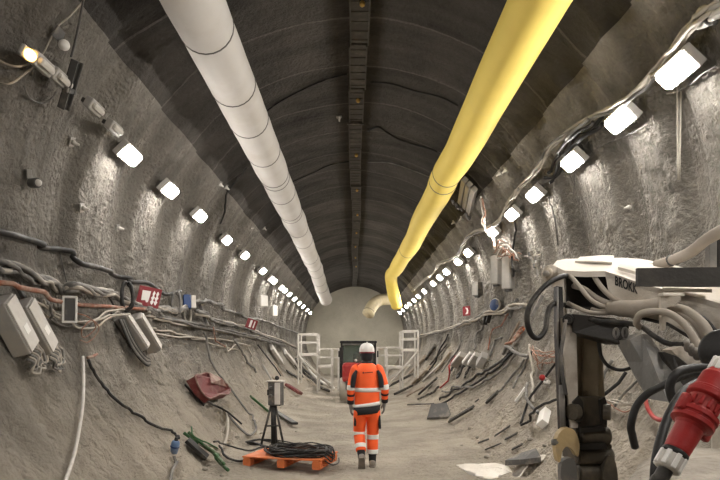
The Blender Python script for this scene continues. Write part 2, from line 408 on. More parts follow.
duct('duct_elbow', 'short cream coloured bent duct piece hanging before the end wall', mat('cream_duct', (.55, .47, .30), .6, dust=.3), e, lambda f: .30 + .03 * f, [.95], 'end_ring')
# ------------------------------------------------------------------ crown cable tray
M['tray'] = mat('dusty_tray_steel', (.085, .08, .072), .5, .3, dust=.35, dcol=(.2, .18, .155))
t = thing('cable_tray', 'dark steel cable tray running along the crown of the tunnel', 'cable tray', T(.05, 0, 6.2))
for i in range(26):
    y0 = 3.0 + i * 1.55
    zt = EYE + 4.60 - .02
    x = .045 + .03 * math.sin(i * .7) - (.002 * i)
    k = G(); k.box((.25, 1.5, .05), T(x, y0 + .75, zt), .006)
    for sx in (-1, 1): k.box((.02, 1.5, .1), T(x + sx * .13, y0 + .75, zt - .01), .004)
    for q in range(6): k.box((.25, .02, .012), T(x, y0 + .15 + q * .25, zt - .03))
    k.build('tray_section', 'tray', t)
    if i % 3 == 0:
        k = G(); k.box((.34, .06, .03), T(x, y0, zt - .055), .004); k.build('hanger_bar', 'dgrey', t)
    if 1 <= i < 20 and i % 2:
        k = G(); k.ball(.04, T(x + .03, y0 + .4, zt - .06), 10, 7); k.build('bolt_head', mat('brass_bolt', (.75, .5, .16), .3, .8) if 'brass_bolt' not in bpy.data.materials else bpy.data.materials['brass_bolt'], t)
# ------------------------------------------------------------------ things on the walls and slopes
def snug(P, r, off=.012):
    """keep a line clear of the concrete and the ground"""
    out = []
    for p in P:
        p = p.copy(); dx, dz = p.x, p.z - ZC
        a = math.atan2(dx, -dz); rho = math.hypot(dx, dz); lim = R - max(disp(a, p.y), disp(a, p.y + .06), disp(a, p.y - .06), disp(a + .02, p.y), disp(a - .02, p.y)) - r - off
        if rho > lim: p = V((lim * math.sin(a), p.y, ZC - lim * math.cos(a)))
        if abs(p.x) < 2.3: p.z = max(p.z, flo(p.x, p.y) + r + .004)
        out.append(p)
    return out
PL = {}
def cell(p): return (int(p.x // .15), int(p.y // .15), int(p.z // .15))
def register(P, r, owner):
    for p in P: PL.setdefault(cell(p), []).append((p, r, owner))
def avoid(P, r, owner):
    """lift a line over whatever already lies there"""
    P = [p.copy() for p in P]
    # resample closely
    D = [P[0]]
    for a, b in zip(P, P[1:]):
        n = max(1, int((b - a).length / .035))
        D += [a.lerp(b, (i + 1) / n) for i in range(n)]
    D = snug(D, r)
    lifts = [0.0] * len(D); nrm = []
    for i, p in enumerate(D):
        n_ = inward(math.atan2(p.x, ZC - p.z)) if p.z > flo(p.x, p.y) + .1 or abs(p.x) > 2 else V((0, 0, 1)); nrm.append(n_)
        h = 0.0
        for it in range(14):
            q = p + n_ * h; c0 = cell(q); bad = False
            for ix in (-1, 0, 1):
                for iy in (-1, 0, 1):
                    for iz in (-1, 0, 1):
                        for (pp, rr, ow) in PL.get((c0[0] + ix, c0[1] + iy, c0[2] + iz), ()):
                            if ow != owner and (pp - q).length < r + rr + .014: bad = True; break
                        if bad: break
                    if bad: break
                if bad: break
            if not bad: break
            h += .015
        lifts[i] = h
    mx_ = [max(lifts[max(0, i - 5):i + 6]) for i in range(len(D))]
    sm = [sum(mx_[max(0, min(len(D) - 1, i + k))] for k in range(-5, 6)) / 11 for i in range(len(D))]
    out = [p + n_ * h for p, n_, h in zip(D, nrm, sm)]
    register(out, r, owner)
    return out
OWN = [0]
DEFER = []
def path(pxs, r, off=.02, sub=8):
    return snug(catmull([hit(x, y, off + r)[0] for x, y in pxs], sub), r)
def cable(label, m, r, pxs, off=.02, name='cable', cat='cable', group=None, wob=0.0, sub=8):
    DEFER.append((cable_now, (label, m, r, pxs, off, name, cat, group, wob, sub)))
def cable_now(label, m, r, pxs, off, name, cat, group, wob, sub):
    P = path(pxs, r, off, sub)
    if wob: P = snug([p + V((n3(i * .7, 1, r), 0, n3(i * .7, 5, r))) * wob for i, p in enumerate(P)], r)
    OWN[0] += 1; P = avoid(P, r, OWN[0])
    o = G().tube(P, r, 8, 1).build(name, m)
    return tag(o, label, cat, group)
def bundle(label, m, r, pxs, n=4, off=.02, name='cable_bundle', spread=None, twist=5.0):
    """several cables running twisted together: one bundle, each cable a part"""
    DEFER.append((bundle_now, (label, m, r, pxs, n, off, name, spread, twist)))
def bundle_now(label, m, r, pxs, n, off, name, spread, twist):
    OWN[0] += 1; own = OWN[0]
    sp = spread or r * 1.6
    base = catmull([hit(x, y, off + r + sp)[0] for x, y in pxs], 8)
    t = thing(name, label, 'cables', T(*base[0]))
    for k in range(n):
        Q = []
        for i, p in enumerate(base):
            a = math.atan2(p.x, ZC - p.z); u = inward(a); w = V((u.z, 0, -u.x))
            ph = 2 * PI * k / n + twist * i / len(base) + 1.5 * n3(i * .15, k * 3.1, 2)
            s = sp * (1 + .5 * n3(i * .2, k * 7.7, 9))
            Q.append(p + u * math.cos(ph) * s + w * math.sin(ph) * s)
        G().tube(avoid(snug(Q, r), r, own), r, 7, 1).build('strand', m if isinstance(m, str) else m[k % len(m)], t)
def barM(x1, y1, x2, y2, lift=.03, w=.2, h=0):
    """frame lying on the surface from one pixel to another: local x along it, z off the surface"""
    p1, n1 = hit(x1, y1, lift); p2, n2 = hit(x2, y2, lift)
    p = (p1 + p2) / 2; n = (n1 + n2).normalized(); d = (p2 - p1); L = d.length
    Mx = frame(p, (n - d.normalized() * n.dot(d.normalized())), d); pen = -9
    for i in range(9):
        for j in (-.5, -.25, 0, .25, .5):
            q = Mx @ V(((i / 8 - .5) * L, j * w, 0)); a = math.atan2(q.x, ZC - q.z)
            e = math.hypot(q.x, q.z - ZC) - (R - disp(a, q.y))
            if abs(q.x) < 2.3: e = max(e, flo(q.x, q.y) - q.z)
            pen = max(pen, e)
    z = Mx.to_3x3() @ V((0, 0, 1))
    return Matrix.Translation(z * (pen + .008)) @ Mx, L
def regbox(Mx, L, w, h):
    OWN[0] += 1
    s = max(.03, min(h, w) / 2); nx, ny, nz = max(2, int(L / s)), max(2, int(w / s)), max(1, int(h / s))
    if nx * ny * nz > 4000: return
    register([Mx @ V(((i / (nx - 1) - .5) * L, (j / (ny - 1) - .5) * w, (k + .5) / nz * h)) for i in range(nx) for j in range(ny) for k in range(nz)], s * .75, OWN[0])
def plank(label, m, x1, y1, x2, y2, w, h, name='plank', cat='plank', lift=.03, group=None, bev=.006):
    Mx, L = barM(x1, y1, x2, y2, lift, w); regbox(Mx, L, w, h + .01)
    o = G().box((L, w, h), Mx @ T(0, 0, h / 2 + .01), bev).build(name, m)
    return tag(o, label, cat, group)

# left wall: cables that run along the tunnel
bundle('thick grey twisted cable bundle sagging along the left wall above the rusty red hose', ('grey_cable', 'grey_cable', 'pale_cable', 'grey_cable'), .024,
       [(-70, 248), (-30, 257), (0, 265), (18, 269), (35, 279), (50, 282), (62, 290), (75, 287), (95, 291), (110, 294), (125, 301), (140, 307), (160, 309), (175, 311), (187, 307)], 7, .03, spread=.042, twist=16)
cable('black cable running down the left wall above the grey bundle', 'black', .034, [(-60, 221), (0, 232), (20, 237), (40, 247), (62, 251), (80, 263), (100, 268), (120, 278), (132, 282), (148, 283), (165, 294), (180, 291)], .02)
cable('wavy dark cable continuing from the blue box to the striped red sign', 'grey_cable', .04, [(186, 300), (200, 302), (207, 301), (216, 305), (225, 310), (236, 313), (247, 318), (262, 321), (280, 327), (300, 334)], .03, wob=.05)
cable('rusty red hose along the left wall under the grey bundle', 'rust', .025, [(-70, 281), (-30, 287), (0, 292), (35, 297), (75, 304), (110, 309), (137, 313)], .02, 'hose', 'hose')
bundle('loose bunch of thin pale cables between the two pairs of wall cabinets', ('pale_cable', 'grey_cable', 'pale_cable'), .014, [(28, 303), (45, 312), (62, 320), (80, 325), (95, 324), (108, 315), (116, 313)], 4, .02, spread=.045, twist=2)
bundle('flat run of dusty grey cables along the left wall past the red sign', ('grey_cable', 'pale_cable', 'grey_cable'), .024, [(135, 312), (152, 316), (175, 321), (200, 326), (225, 331), (245, 335), (262, 339), (285, 346)], 4, .02, twist=1.5)
cable('thin pale cable low on the left wall below the dusty grey run', 'pale_cable', .02, [(145, 327), (160, 331), (178, 334), (200, 338), (225, 340), (250, 346)], .015)
cable('lower thin pale cable on the left slope beside the twin cabinets', 'pale_cable', .017, [(152, 333), (175, 337), (195, 340), (215, 345), (240, 351)], .015)
bundle('ropy grey cable bundle between the grey posts and the far platform', ('grey_cable', 'pale_cable'), .03, [(196, 312), (210, 319), (222, 322), (236, 326), (250, 330), (268, 337), (285, 342), (297, 348)], 3, .03)
for k, (a, b, c, d, l) in enumerate(((15, 283, 26, 302, 'dark steel strut behind the grey bundle at the far left'), (109, 294, 118, 311, 'thin grey strut between bundle and red hose beside the red sign'), (192, 308, 200, 330, 'dark strut just past the blue box on the left wall'), (213, 323, 216, 335, 'short grey post on the cable run past the blue box'), (60, 252, 67, 282, 'thin dark wire from black cable to grey bundle'))):
    plank(l, 'dgrey' if k != 3 else 'grey', a, b, c, d, (.05, .03, .09, .1, .012)[k], (.04, .03, .06, .05, .012)[k], 'strut', 'strut', .05)

# wall cabinets
def cabinet(label, x1, y1, x2, y2, w, h, group, sticker=True):
    Mx, L = barM(x1, y1, x2, y2, .08, w); regbox(Mx, L, w, h + .03)
    t = thing('wall_cabinet', label, 'cabinet', Mx, group)
    G().box((L, w, h), Mx @ T(0, 0, h / 2), .012).build('body', 'grey', t)
    G().box((L - .03, w - .03, .02), Mx @ T(0, 0, h + .012), .006).build('lid', 'pale_grey', t)
    if sticker: G().box((.09, .09, .003), Mx @ T(.06, 0, h + .0245)).build('sticker', 'white', t)
    for q in (-1, 1):
        G().box((.03, .03, .05), Mx @ T(L / 2 + .012, q * w * .25, h * .5), .004).build('cable_gland', 'dgrey', t)
    return Mx, L
def drop(label, Mx, L, w, h, n, m, seed, span=.32):
    """cables that loop out of the low end of a cabinet"""
    rnd = random.Random(seed); ms = m if isinstance(m, tuple) else (m,)
    t = thing('cable_loops', label, 'cables', Mx @ T(L / 2 + .08, 0, 0))
    for k in range(n):
        y0 = (k / (n - 1) - .5) * w * .8; s = span * rnd.uniform(.55, 1.0)
        pts = [V((L / 2 + .045, y0, h * .55)), V((L / 2 + .11, y0 + .02, h * .7)), V((L / 2 + s * .7, y0 + rnd.uniform(-.05, .08), h * .45)), V((L / 2 + s, y0 + .06 + rnd.uniform(0, .08), .10)), V((L / 2 + s * .75, y0 + .12 + rnd.uniform(0, .1), .09)), V((L / 2 + s * .2, w * .62 + .03 * k * .3, .10)), V((-L * .1, w * .66 + .02 * (k % 3), .1))]
        G().tube(snug(catmull([Mx @ p for p in pts], 6), .014), .014, 6, 1).build('loop', ms[k % len(ms)], t)
Mx, L = cabinet('long grey cabinet with white sticker at the far left edge', -5, 301, 22, 351, .25, .17, 'grey wall cabinets')
drop('grey cable loops hanging under the cabinet at the far left edge', Mx, L, .28, .2, 6, ('grey_cable', 'pale_cable'), 3)
Mx, L = cabinet('long grey cabinet with white sticker beside the grey framed panel', 18, 304, 44, 351, .23, .17, 'grey wall cabinets')
drop('tangle of grey cable loops under the cabinet near the pale pole', Mx, L, .24, .2, 7, ('grey_cable', 'pale_cable'), 5)
Mx, L = cabinet('narrow pale cabinet of the pair below the red sign, nearer the camera', 119, 317, 141, 350, .15, .2, 'grey wall cabinets', False)
t = thing('cable_loops', 'row of thick grey cables hanging beside the twin cabinets', 'cables', Mx @ T(0, -.2, 0))
for k in range(5):
    pts = [Mx @ V((-.3 - .02 * k, -.13 - .035 * k, .17)), Mx @ V((0, -.15 - .05 * k, .13)), Mx @ V((.25, -.15 - .045 * k, .12)), Mx @ V((.38 + .02 * k, -.12 - .03 * k, .12)), Mx @ V((.48 + .01 * k, -.05 - .02 * k, .12))]
    G().tube(snug(catmull(pts, 12), .017), .017, 7, 1).build('loop', 'grey_cable' if k % 2 else 'black', t)
Mx, L = cabinet('narrow pale cabinet of the pair below the red sign, farther one', 133, 317, 153, 350, .15, .2, 'grey wall cabinets', False)

# grey framed panel
Mx, L = barM(70, 297, 70, 322, .07)
p0 = hit(70, 310, .26)[0]
Mx = frame(p0, V((.35, -1, .15)), V((0, 0, -1)))
t = thing('wall_panel', 'small grey framed panel on the cables right of the sticker cabinets', 'panel', Mx)
G().box((.30, .14, .05), Mx, .006).build('housing', 'grey', t)
G().box((.25, .10, .01), Mx @ T(0, 0, .029), .003).build('dark_plate', 'dgrey', t)
for sx in (-1, 1): G().box((.022, .155, .03), Mx @ T(sx * .145, 0, .03), .004).build('frame_bar', 'white', t)
for sy in (-1, 1): G().box((.30, .022, .03), Mx @ T(0, sy * .068, .03), .004).build('frame_bar', 'white', t)
cable('tangle of thin copper wire hanging below the grey framed panel', 'copper', .007, [(72, 312), (82, 318), (88, 330), (82, 338), (76, 330), (84, 322), (92, 332), (88, 342), (80, 340)], .04, 'copper_wire', 'wire')

# red signs
def sign(label, px, py, d, w, h, roll, marks, yaw=.35, group=None):
    p = W(px, py, d); Mx = frame(p, V((math.sin(yaw) * (1 if px < CX else -1), -math.cos(yaw), .15)), V((math.cos(roll), 0, -math.sin(roll))))
    t = thing('safety_sign', label, 'sign', Mx, group)
    G().box((w, h, .015), Mx, .003).build('board', 'signred', t)
    for k, poly in enumerate(marks):
        G().prism([(x * w, y * h) for x, y in poly], .004, Mx @ T(0, 0, .0075)).build('white_mark', 'signwhite', t)
    return Mx
fl = lambda x: [(x, -.32), (x + .06, -.38), (x + .12, -.2), (x + .07, -.12), (x + .13, .02), (x + .08, .1), (x + .12, .25), (x + .05, .36), (x, .2), (x + .03, .08), (x - .03, -.02), (x + .02, -.14), (x - .03, -.22)]
def sflip(poly): return [(-x, -y) for x, y in poly]
d1 = hit(150, 297, .24)[0].y
sign('red square sign with white extinguisher pictogram propped on the left cables', 149, 297, d1, .34, .31, .16,
     [[(-.33, .28), (-.30, -.24), (-.12, -.20), (-.08, -.30), (.0, -.28), (.02, -.10), (.04, .30)], fl(.13), fl(.29)], .25)
d2 = hit(251, 324, .25)[0].y
sign('small red and white striped sign on the far left cable run', 251.5, 324, d2, .32, .30, .3, [[(-.18, -.38), (.02, -.38), (.02, .38), (-.18, .38)], [(.2, -.36), (.3, -.36), (.3, .36), (.2, .36)]], .2)
d3 = hit(466.5, 311, .1)[0].y
sign('small red sign with white curved mark on the right wall', 466.5, 311, d3, .23, .29, 0, [[(-.15, -.36), (.18, -.30), (.26, 0), (.18, .30), (-.15, .36), (.04, .1), (.04, -.1)]], .5)

# blue box with cable coils on the left wall
Mx = frame(hit(187, 302, .14)[0], V((.4, -1, .2)), V((0, 0, 1)))
t = thing('socket_box', 'blue and grey socket box among cable coils on the left wall', 'socket box', Mx)
G().box((.30, .16, .14), Mx, .02).build('body', 'blue', t)
G().box((.28, .10, .13), Mx @ T(0, -.13, -.005), .015).build('side_cover', 'pale_grey', t)
for k, (x, y, rr, l) in enumerate(((176, 303, .17, 'coil of grey cable hung left of the blue socket box'), (127, 296, .16, 'coil of dark cable hung left of the red extinguisher sign'), (187, 314, .15, 'pale cable coil hung under the blue socket box'))):
    p, n = hit(x, y, .1); Mx = frame(p, V((n.x * .6, -.8, n.z)), V((0, 0, 1)))
    pts = []
    for i in range(40):
        q = 2 * PI * i / 13; r_ = rr * (1 + .1 * math.sin(i * 1.7)); pts.append(Mx @ V((math.cos(q) * r_ * 1.25, math.sin(q) * r_ * .5, .03 * math.sin(i * .9))))
    tag(G().tube(snug(catmull(pts, 3), .022), .022, 7, 1).build('cable_coil', ('grey_cable', 'black', 'pale_cable')[k], None), l, 'coil')

# pale boxes high on the far left wall
for (x, y, s, h, l) in ((263, 301, .33, .38, 'pale square box on the far left wall under the lamps'), (274, 311, .26, .42, 'second pale box on the far left wall, past the square one')):
    p, n = hit(x, y, .27); Mx = frame(p, V((n.x, -.9, 0)), V((0, 0, 1)))
    t = thing('junction_box', l, 'box', Mx); G().box((h, s, .16), Mx, .02).build('body', 'pale_grey', t); G().box((h * .9, s * .85, .012), Mx @ T(0, 0, .085), .004).build('lid', 'white', t)

# left upper wall fittings
def small_lamp(label, px, py, glass, L=.26, w=.075):
    p, n = hit(px, py, .05); a = math.atan2(p.x, ZC - p.z)
    n2 = inward(a); p = surf(a, p.y, .03 + max(disp(a + q, p.y + k) for q in (-.03, 0, .03) for k in (-.2, -.1, 0, .1, .2)) - disp(a, p.y)); return make_lamp(label, frame(p, n2, V((0, 1, 0))), glass, 'unlit lamps', L, w)
dupl = []
small_lamp('unlit lamp housing with a glowing amber end on the upper left wall', 31, 58, 'offglass')
p, n = hit(26, 53, .24); a_ = math.atan2(p.x, ZC - p.z)
Mx = frame(p, n, V((0, 1, 0))); 
t = thing('warning_light', 'glowing amber warning light on the upper left wall', 'light', Mx)
G().box((.17, .11, .05), Mx, .02).build('base', 'lamphouse', t); G().ball(.062, Mx @ T(0, 0, .04) @ Matrix.Diagonal((1.2, .8, .8, 1))).build('amber_lens', 'amber', t)
small_lamp('unlit lamp between the amber light and the steel clamp bar', 50, 73, 'offglass')
small_lamp('unlit lamp just past the steel clamp bar on the left wall', 76, 97, 'offglass')
small_lamp('unlit lamp directly before the first lit lamp on the left', 94, 117, 'offglass')
Mx, L = barM(71, 58, 57, 106, .14, .16); Mx = Mx @ T(0, 0, .17)
t = thing('clamp_bar', 'dark steel clamp bar across the row of unlit lamps', 'steel bar', Mx)
G().box((L, .10, .05), Mx, .004).build('web', 'dark_steel', t)
for q in (-1, 1): G().box((L, .012, .07), Mx @ T(0, q * .045, .02), .003).build('flange', 'dgrey', t)
G().box((.05, .16, .04), Mx @ T(L * .1, 0, .03), .006).build('clamp', 'dgrey', t)
tag(G().tube(path([(84, -4), (80, 18), (75, 42), (71, 57)], .011, .05), .011, 6, 1).build('rod', 'dgrey'), 'thin dark rod running up from the clamp bar', 'rod')
cable('thin pale wire from the rod across to the white knob', 'pale_cable', .008, [(84, 0), (70, 16), (57, 27), (50, 40), (44, 52), (40, 56)], .03, 'wire', 'wire')
cable('pale wire curving from the left edge to the amber light', 'pale_cable', .011, [(-6, 57), (6, 64), (18, 66.5), (29, 64)], .04, 'wire', 'wire')
cable('lower pale wire hanging under the amber light', 'pale_cable', .010, [(-6, 82), (8, 84), (18, 79), (25, 70), (29, 64)], .04, 'wire', 'wire')
cable('faint thin wire looping below the clamp bar', 'grey_cable', .009, [(24, 86), (30, 98), (42, 103), (52, 98), (56, 92)], .03, 'wire', 'wire')
p, n = hit(58, 41, .05); Mx = frame(p, n, V((0, 1, 0)))
t = thing('wall_fitting', 'small white round fitting on a dark plate, upper left wall', 'fitting', Mx)
G().box((.15, .11, .02), Mx @ T(-.05, .05, 0), .004).build('plate', 'dgrey', t)
G().ball(.052, Mx @ T(0, 0, .07)).build('ball', 'white', t); G().lathe([(.02, 0), (.02, .05)], Mx).build('stem', 'grey', t)
p, n = hit(35, 183, .12); Mx = frame(p, V((.55, -.8, .1)), V((0, 0, 1)))
t = thing('wall_camera', 'grey cylinder camera on a bracket on the left wall', 'camera', Mx)
G().lathe([(.045, -.07), (.05, -.06), (.05, .05), (.04, .06)], frame(p, V((.9, -.55, -.1)))).build('barrel', 'dgrey', t)
G().ball(.038, frame(p + V((.9, -.55, -.1)).normalized() * .05, V((.9, -.55, -.1)))).build('lens', 'pale_grey', t)
G().box((.10, .05, .10), Mx @ T(.09, .05, -.05), .008).build('bracket', 'grey', t)

# rock bolts
for px, py, l in ((220, 184, 'upper bolt plate of the pair on the vault left of the white duct'), (226, 187, 'lower bolt plate of the pair left of the white duct'), (264, 228, 'single bolt plate between the white duct and left lamps'), (298, 287, 'single bolt plate at the far left under the white duct'),
                  (500, 173, 'left bolt plate of the pair right of the yellow duct'), (506, 170, 'right bolt plate of the pair by the yellow duct'), (454, 222, 'bolt plate on the vault below the hanging grey rack'), (462, 218, 'bolt plate nearest the hanging grey rack'), (625, 42, 'pale bolt on the upper right wall above the lamps'),
                  (339, 117, 'pale bolt with bent bracket left of the crown tray'), (72, 142, 'dark bolt on the left wall before the first lamp'), (82, 208, 'bent bolt end sticking from the left wall'), (118, 228, 'bolt end below the first lit left lamp'), (631, 207, 'pale bolt end on the rough right wall')):
    p, n = hit(px, py, .03); Mx = frame(p, n, V((0, 1, .3)))
    t = thing('rock_bolt', l, 'bolt', Mx, 'rock bolts')
    G().box((.11, .11, .012), Mx, .004).build('plate', 'grey', t); G().lathe([(.028, .006), (.032, .03), (.02, .045), (.014, .09), (.001, .092)], Mx, 8).build('nut', 'white' if px in (220, 226, 500, 506, 625) else 'pale_grey', t)

# thin cracks of cable over the vault
for l, m, r_, pts in (('thin dark cable over the vault between crown tray and yellow duct, near', 'black', .014, [(371, 82), (392, 84), (415, 91), (440, 97), (458, 106)]),
                   ('dark knotted cable over the vault right of the crown tray', 'black', .02, [(368, 131), (378, 127), (386, 132), (398, 139), (412, 144), (430, 149), (437, 152)]),
                   ('faint dark cable over the vault right of the tray, farther', 'grey_cable', .014, [(368, 162), (390, 163), (412, 170), (432, 178)]),
                   ('dark thin cable over the vault between white duct and tray, near', 'black', .015, [(262, 115), (278, 103), (300, 91), (325, 80), (347, 74)]),
                   ('dark cable over the vault between white duct and tray, farther', 'black', .016, [(290, 183), (310, 174), (330, 165), (352, 161)]),
                   ('dark cable line low on the left vault behind the lamps', 'black', .02, [(214, 220), (220, 205), (232, 185), (246, 168)])):
    cable(l, m, r_, pts, .015)

# slope on the left
cable('pale plastic pole leaning down the left slope beside the cabinets', 'pale_grey', .019, [(83, 357), (83.5, 378), (83, 400), (80, 425), (74, 455), (65, 482), (60, 495)], .05, 'plastic_pipe', 'pipe')
cable('dark cable running down the left slope to the blue plug', 'black', .019, [(86, 361), (92, 371), (103, 387), (120, 403), (140, 418), (160, 428), (174, 434), (177, 440)], .02)
cable('short rusty stub at the top of the pale pole', 'rust', .018, [(84, 359), (91, 357), (97, 354)], .05, 'pipe_stub', 'pipe')
d0 = hit(175, 448, .12)[0].y; p = W(175, 446.5, d0); ax = (W(177, 437, d0 - .02) - W(173.5, 456, d0 + .02)).normalized()
t = thing('plug_connector', 'light blue plug connector at the end of the dark cable, lower left', 'plug', frame(p, ax))
G().lathe([(.03, -.10), (.045, -.09), (.052, -.03), (.056, .0), (.056, .05), (.046, .075), (.03, .085)], frame(p, ax), 16).build('shell', 'lblue', t)
G().lathe([(.056, -.012), (.062, -.008), (.062, .008), (.056, .012)], frame(p, ax), 16).build('collar', 'blue', t)
G().lathe([(.024, .08), (.026, .09), (.022, .13), (.018, .13)], frame(p, ax), 12).build('gland', 'black', t)
cable('grey cable leading from the blue plug to the picture edge', 'grey_cable', .02, [(174, 456), (175, 463), (172, 472), (169, 482), (165, 495)], .03)
for k, (pts, l) in enumerate(([[(184, 433), (195, 441), (208, 452), (220, 463), (228, 470)], 'uppermost green tube of the bunch lying right of the blue plug'], [[(183, 437), (193, 446), (206, 456), (216, 463), (224, 471)], 'lower green tube of the bunch lying right of the blue plug'], [[(187, 431), (189, 440), (200, 447), (214, 453)], 'thin green tube curled on top of the green bunch'])):
    cable(l, 'green', (.024, .022, .012)[k], pts, (.05, .03, .1)[k], 'green_tube', 'tube')
plank('black folded sheet under the green tubes', 'black', 186, 441, 206, 459, .22, .05, 'folded_sheet', 'sheet')
cable('long dark hose running down the left slope to the pale loop', 'grey_cable', .022, [(198, 334), (205, 349), (213, 366), (225, 382), (238, 399), (248, 413), (254, 422), (256, 429), (250, 435), (243, 431), (235, 423), (225, 412)], .02, 'hose', 'hose')
cable('pale bent hose hanging below the dark red crate', 'pale_cable', .026, [(222, 407), (227, 416), (228, 428), (226, 440), (220, 448), (208, 449), (197, 446)], .03, 'hose', 'hose')
cable('dark cable from the pale hose to the orange pallet', 'black', .018, [(216, 450), (226, 457), (238, 461), (246, 459), (255, 452)], .02)
cable('dark wire along the slope foot above the orange pallet', 'black', .014, [(206, 451), (222, 450), (240, 450), (252, 452), (262, 447), (278, 447)], .02, 'wire', 'wire')
for k, (pts, l) in enumerate((([(200, 402), (210, 404), (217, 408), (228, 417), (240, 426)], 'dark cable trailing from the dark red crate'), ([(232, 340), (240, 352), (248, 364), (256, 372)], 'dark hose on the left slope above the tripod'), ([(246, 346), (252, 356), (252, 362)], 'short pale hose hung from the far left cable run'), ([(258, 345), (268, 358), (277, 370), (281, 376)], 'thin dark hose running down past the tripod head'), ([(222, 345), (226, 352), (233, 346), (238, 343)], 'pale loop of cable hanging from the dusty grey run'), ([(208, 328), (212, 340), (222, 348)], 'curled brown cable below the short grey post'))):
    cable(l, ('black', 'grey_cable', 'pale_cable', 'black', 'pale_cable', 'rust')[k], (.02, .03, .022, .026, .018, .015)[k], pts, .03, 'hose', 'hose')
# dark red crate
cp = [(186, 381), (194, 378), (202, 376), (214, 384), (225, 392), (223, 398), (212, 400), (204, 403), (195, 395)]
base = [hit(x, y, .12)[0] for x, y in cp]; top_ = [hit(x, y, .12)[0] + hit(x, y)[1] * (.13 + .05 * (k % 3 == 0)) for k, (x, y) in enumerate(cp)]
cen = sum(top_, V()) / len(top_)
t = thing('crate', 'dark red crumpled crate lying on the left slope', 'crate', T(*cen))
G().loft([base, top_, [cen + (p - cen) * .82 - hit(205, 389)[1] * .05 * ((k + 1) % 2) for k, p in enumerate(top_)]], smooth=False).build('body', 'dred', t)
M['faded_red'] = mat('faded_red', (.19, .085, .072), .7, dust=.5)
G().tube(top_, .016, 6, 2, closed=True).build('rim', 'faded_red', t)
fp = [cen + (top_[k] - cen) * f_ + hit(205, 389)[1] * (.02 + .02 * (k % 2)) for k, f_ in ((2, .9), (3, .8), (4, .7), (0, .2))]
g = G(); g._add(fp + [q + hit(205, 389)[1] * .015 for q in fp], [(0, 1, 2, 3), (7, 6, 5, 4), (0, 1, 5, 4), (1, 2, 6, 5), (2, 3, 7, 6), (3, 0, 4, 7)]); g.build('flap', 'faded_red', t)
plank('dark strip below the dark red crate', 'black', 184, 385, 203, 406, .05, .03, 'strip', 'strip')
plank('crumpled dark red bag at the foot of the far left slope', 'dred', 286, 386, 300, 395, .28, .12, 'bag', 'bag', bev=.04)
plank('long green board leaning behind the tripod stand', 'green', 249, 398, 267, 413, .10, .05, 'board', 'board')
plank('long black board lying past the tripod stand', 'black', 276, 415, 295, 427, .14, .05, 'board', 'board')
for k, (a, b, c, d, m, ww, l) in enumerate(((268, 348, 279, 364, 'pale_grey', .3, 'pale grey box on the far left slope, nearer of two'), (283, 352, 294, 365, 'pale_grey', .3, 'pale grey box on the far left slope, nearer the white platform'), (286, 372, 300, 380, 'dwood', .14, 'dark plank near the foot of the far left platform'), (272, 378, 284, 388, 'wood', .1, 'brown plank above the dark red bag'))):
    plank(l, m, a, b, c, d, ww, .12 if k < 2 else .05, 'box' if k < 2 else 'plank', 'box' if k < 2 else 'plank')
for k, (pts, m, r_, l) in enumerate((([(298, 356), (304, 364), (311, 372), (321, 381), (334, 388)], 'white', .05, 'pale curved rail at the foot of the left platform'), ([(293, 362), (300, 371), (309, 380), (318, 386), (329, 391)], 'dwood', .06, 'dark curved rail beside the pale one, left platform'), ([(296, 359), (303, 368), (312, 377), (322, 384)], 'dgrey', .06, 'grey pipe between the pale and dark curved rails'), ([(300, 353), (308, 363), (318, 374), (330, 383)], 'pale_grey', .04, 'second pale curved rail nearer the platform'))):
    cable(l, m, r_, pts, .05, 'rail', 'rail')

# ------------------------------------------------------------------ right wall
bundle('thick silvery cable bundle sweeping down the right wall above the lamps', ('pale_cable', 'grey_cable', 'pale_cable'), .020,
       [(735, -12), (720, 2), (703, 14), (690, 27), (673, 49), (655, 72), (640, 90), (617, 106), (592, 118), (567, 133), (549, 149), (541, 163), (533, 174), (522, 186), (514, 195), (507, 207), (500, 220), (487, 229), (475, 232), (466, 239), (459, 253), (450, 260), (439, 264), (433, 273), (422, 282), (412, 291)], 4, .11, twist=14)
bundle('dark cables hanging behind the fifth lamp of the right row', ('black', 'grey_cable', 'black'), .025, [(600, 118), (580, 134), (566, 147), (560, 160), (554, 172), (548, 178)], 4, .04, spread=.07, twist=2)
for k, x in enumerate((676, 681)):
    q = W(x, 36, hit(678, 110, .1)[0].y + .1 * 0); b_ = W(x + (1.8 if k == 0 else -1.5), 180, q.y)
    dpt = q.y
    tag(G().tube([q, (q + b_) / 2 + V((.006, 0, 0)), b_], .008, 6).build('hanging_cable', 'pale_cable'), ('left' if k == 0 else 'right') + ' one of two pale cables hanging straight down the right wall', 'cable')
cable('short pale tie stretched between lamps on the right wall', 'grey_cable', .008, [(606, 144), (618, 139), (632, 133), (646, 126)], .05, 'tie', 'cable')
cable('short pale stick beside the hanging cables', 'pale_cable', .008, [(667, 94), (678, 91.5)], .05, 'stick', 'stick')
cable('thin wire from the first right lamp toward the hanging cables', 'grey_cable', .008, [(682, 90), (692, 83), (704, 73), (716, 66)], .05, 'wire', 'wire')
cable('vertical dark cable on the wall under the fourth right lamp', 'grey_cable', .016, [(549, 196), (553, 210), (556, 226), (558, 245)], .02)
cable('pale wire hanging beside the third right lamp', 'grey_cable', .008, [(573, 158), (575, 175), (573, 200)], .05, 'wire', 'wire')
t = thing('pipe_fittings', 'knot of grey pipes and fittings at the upper right edge', 'pipes', T(*hit(712, 12, .2)[0]))
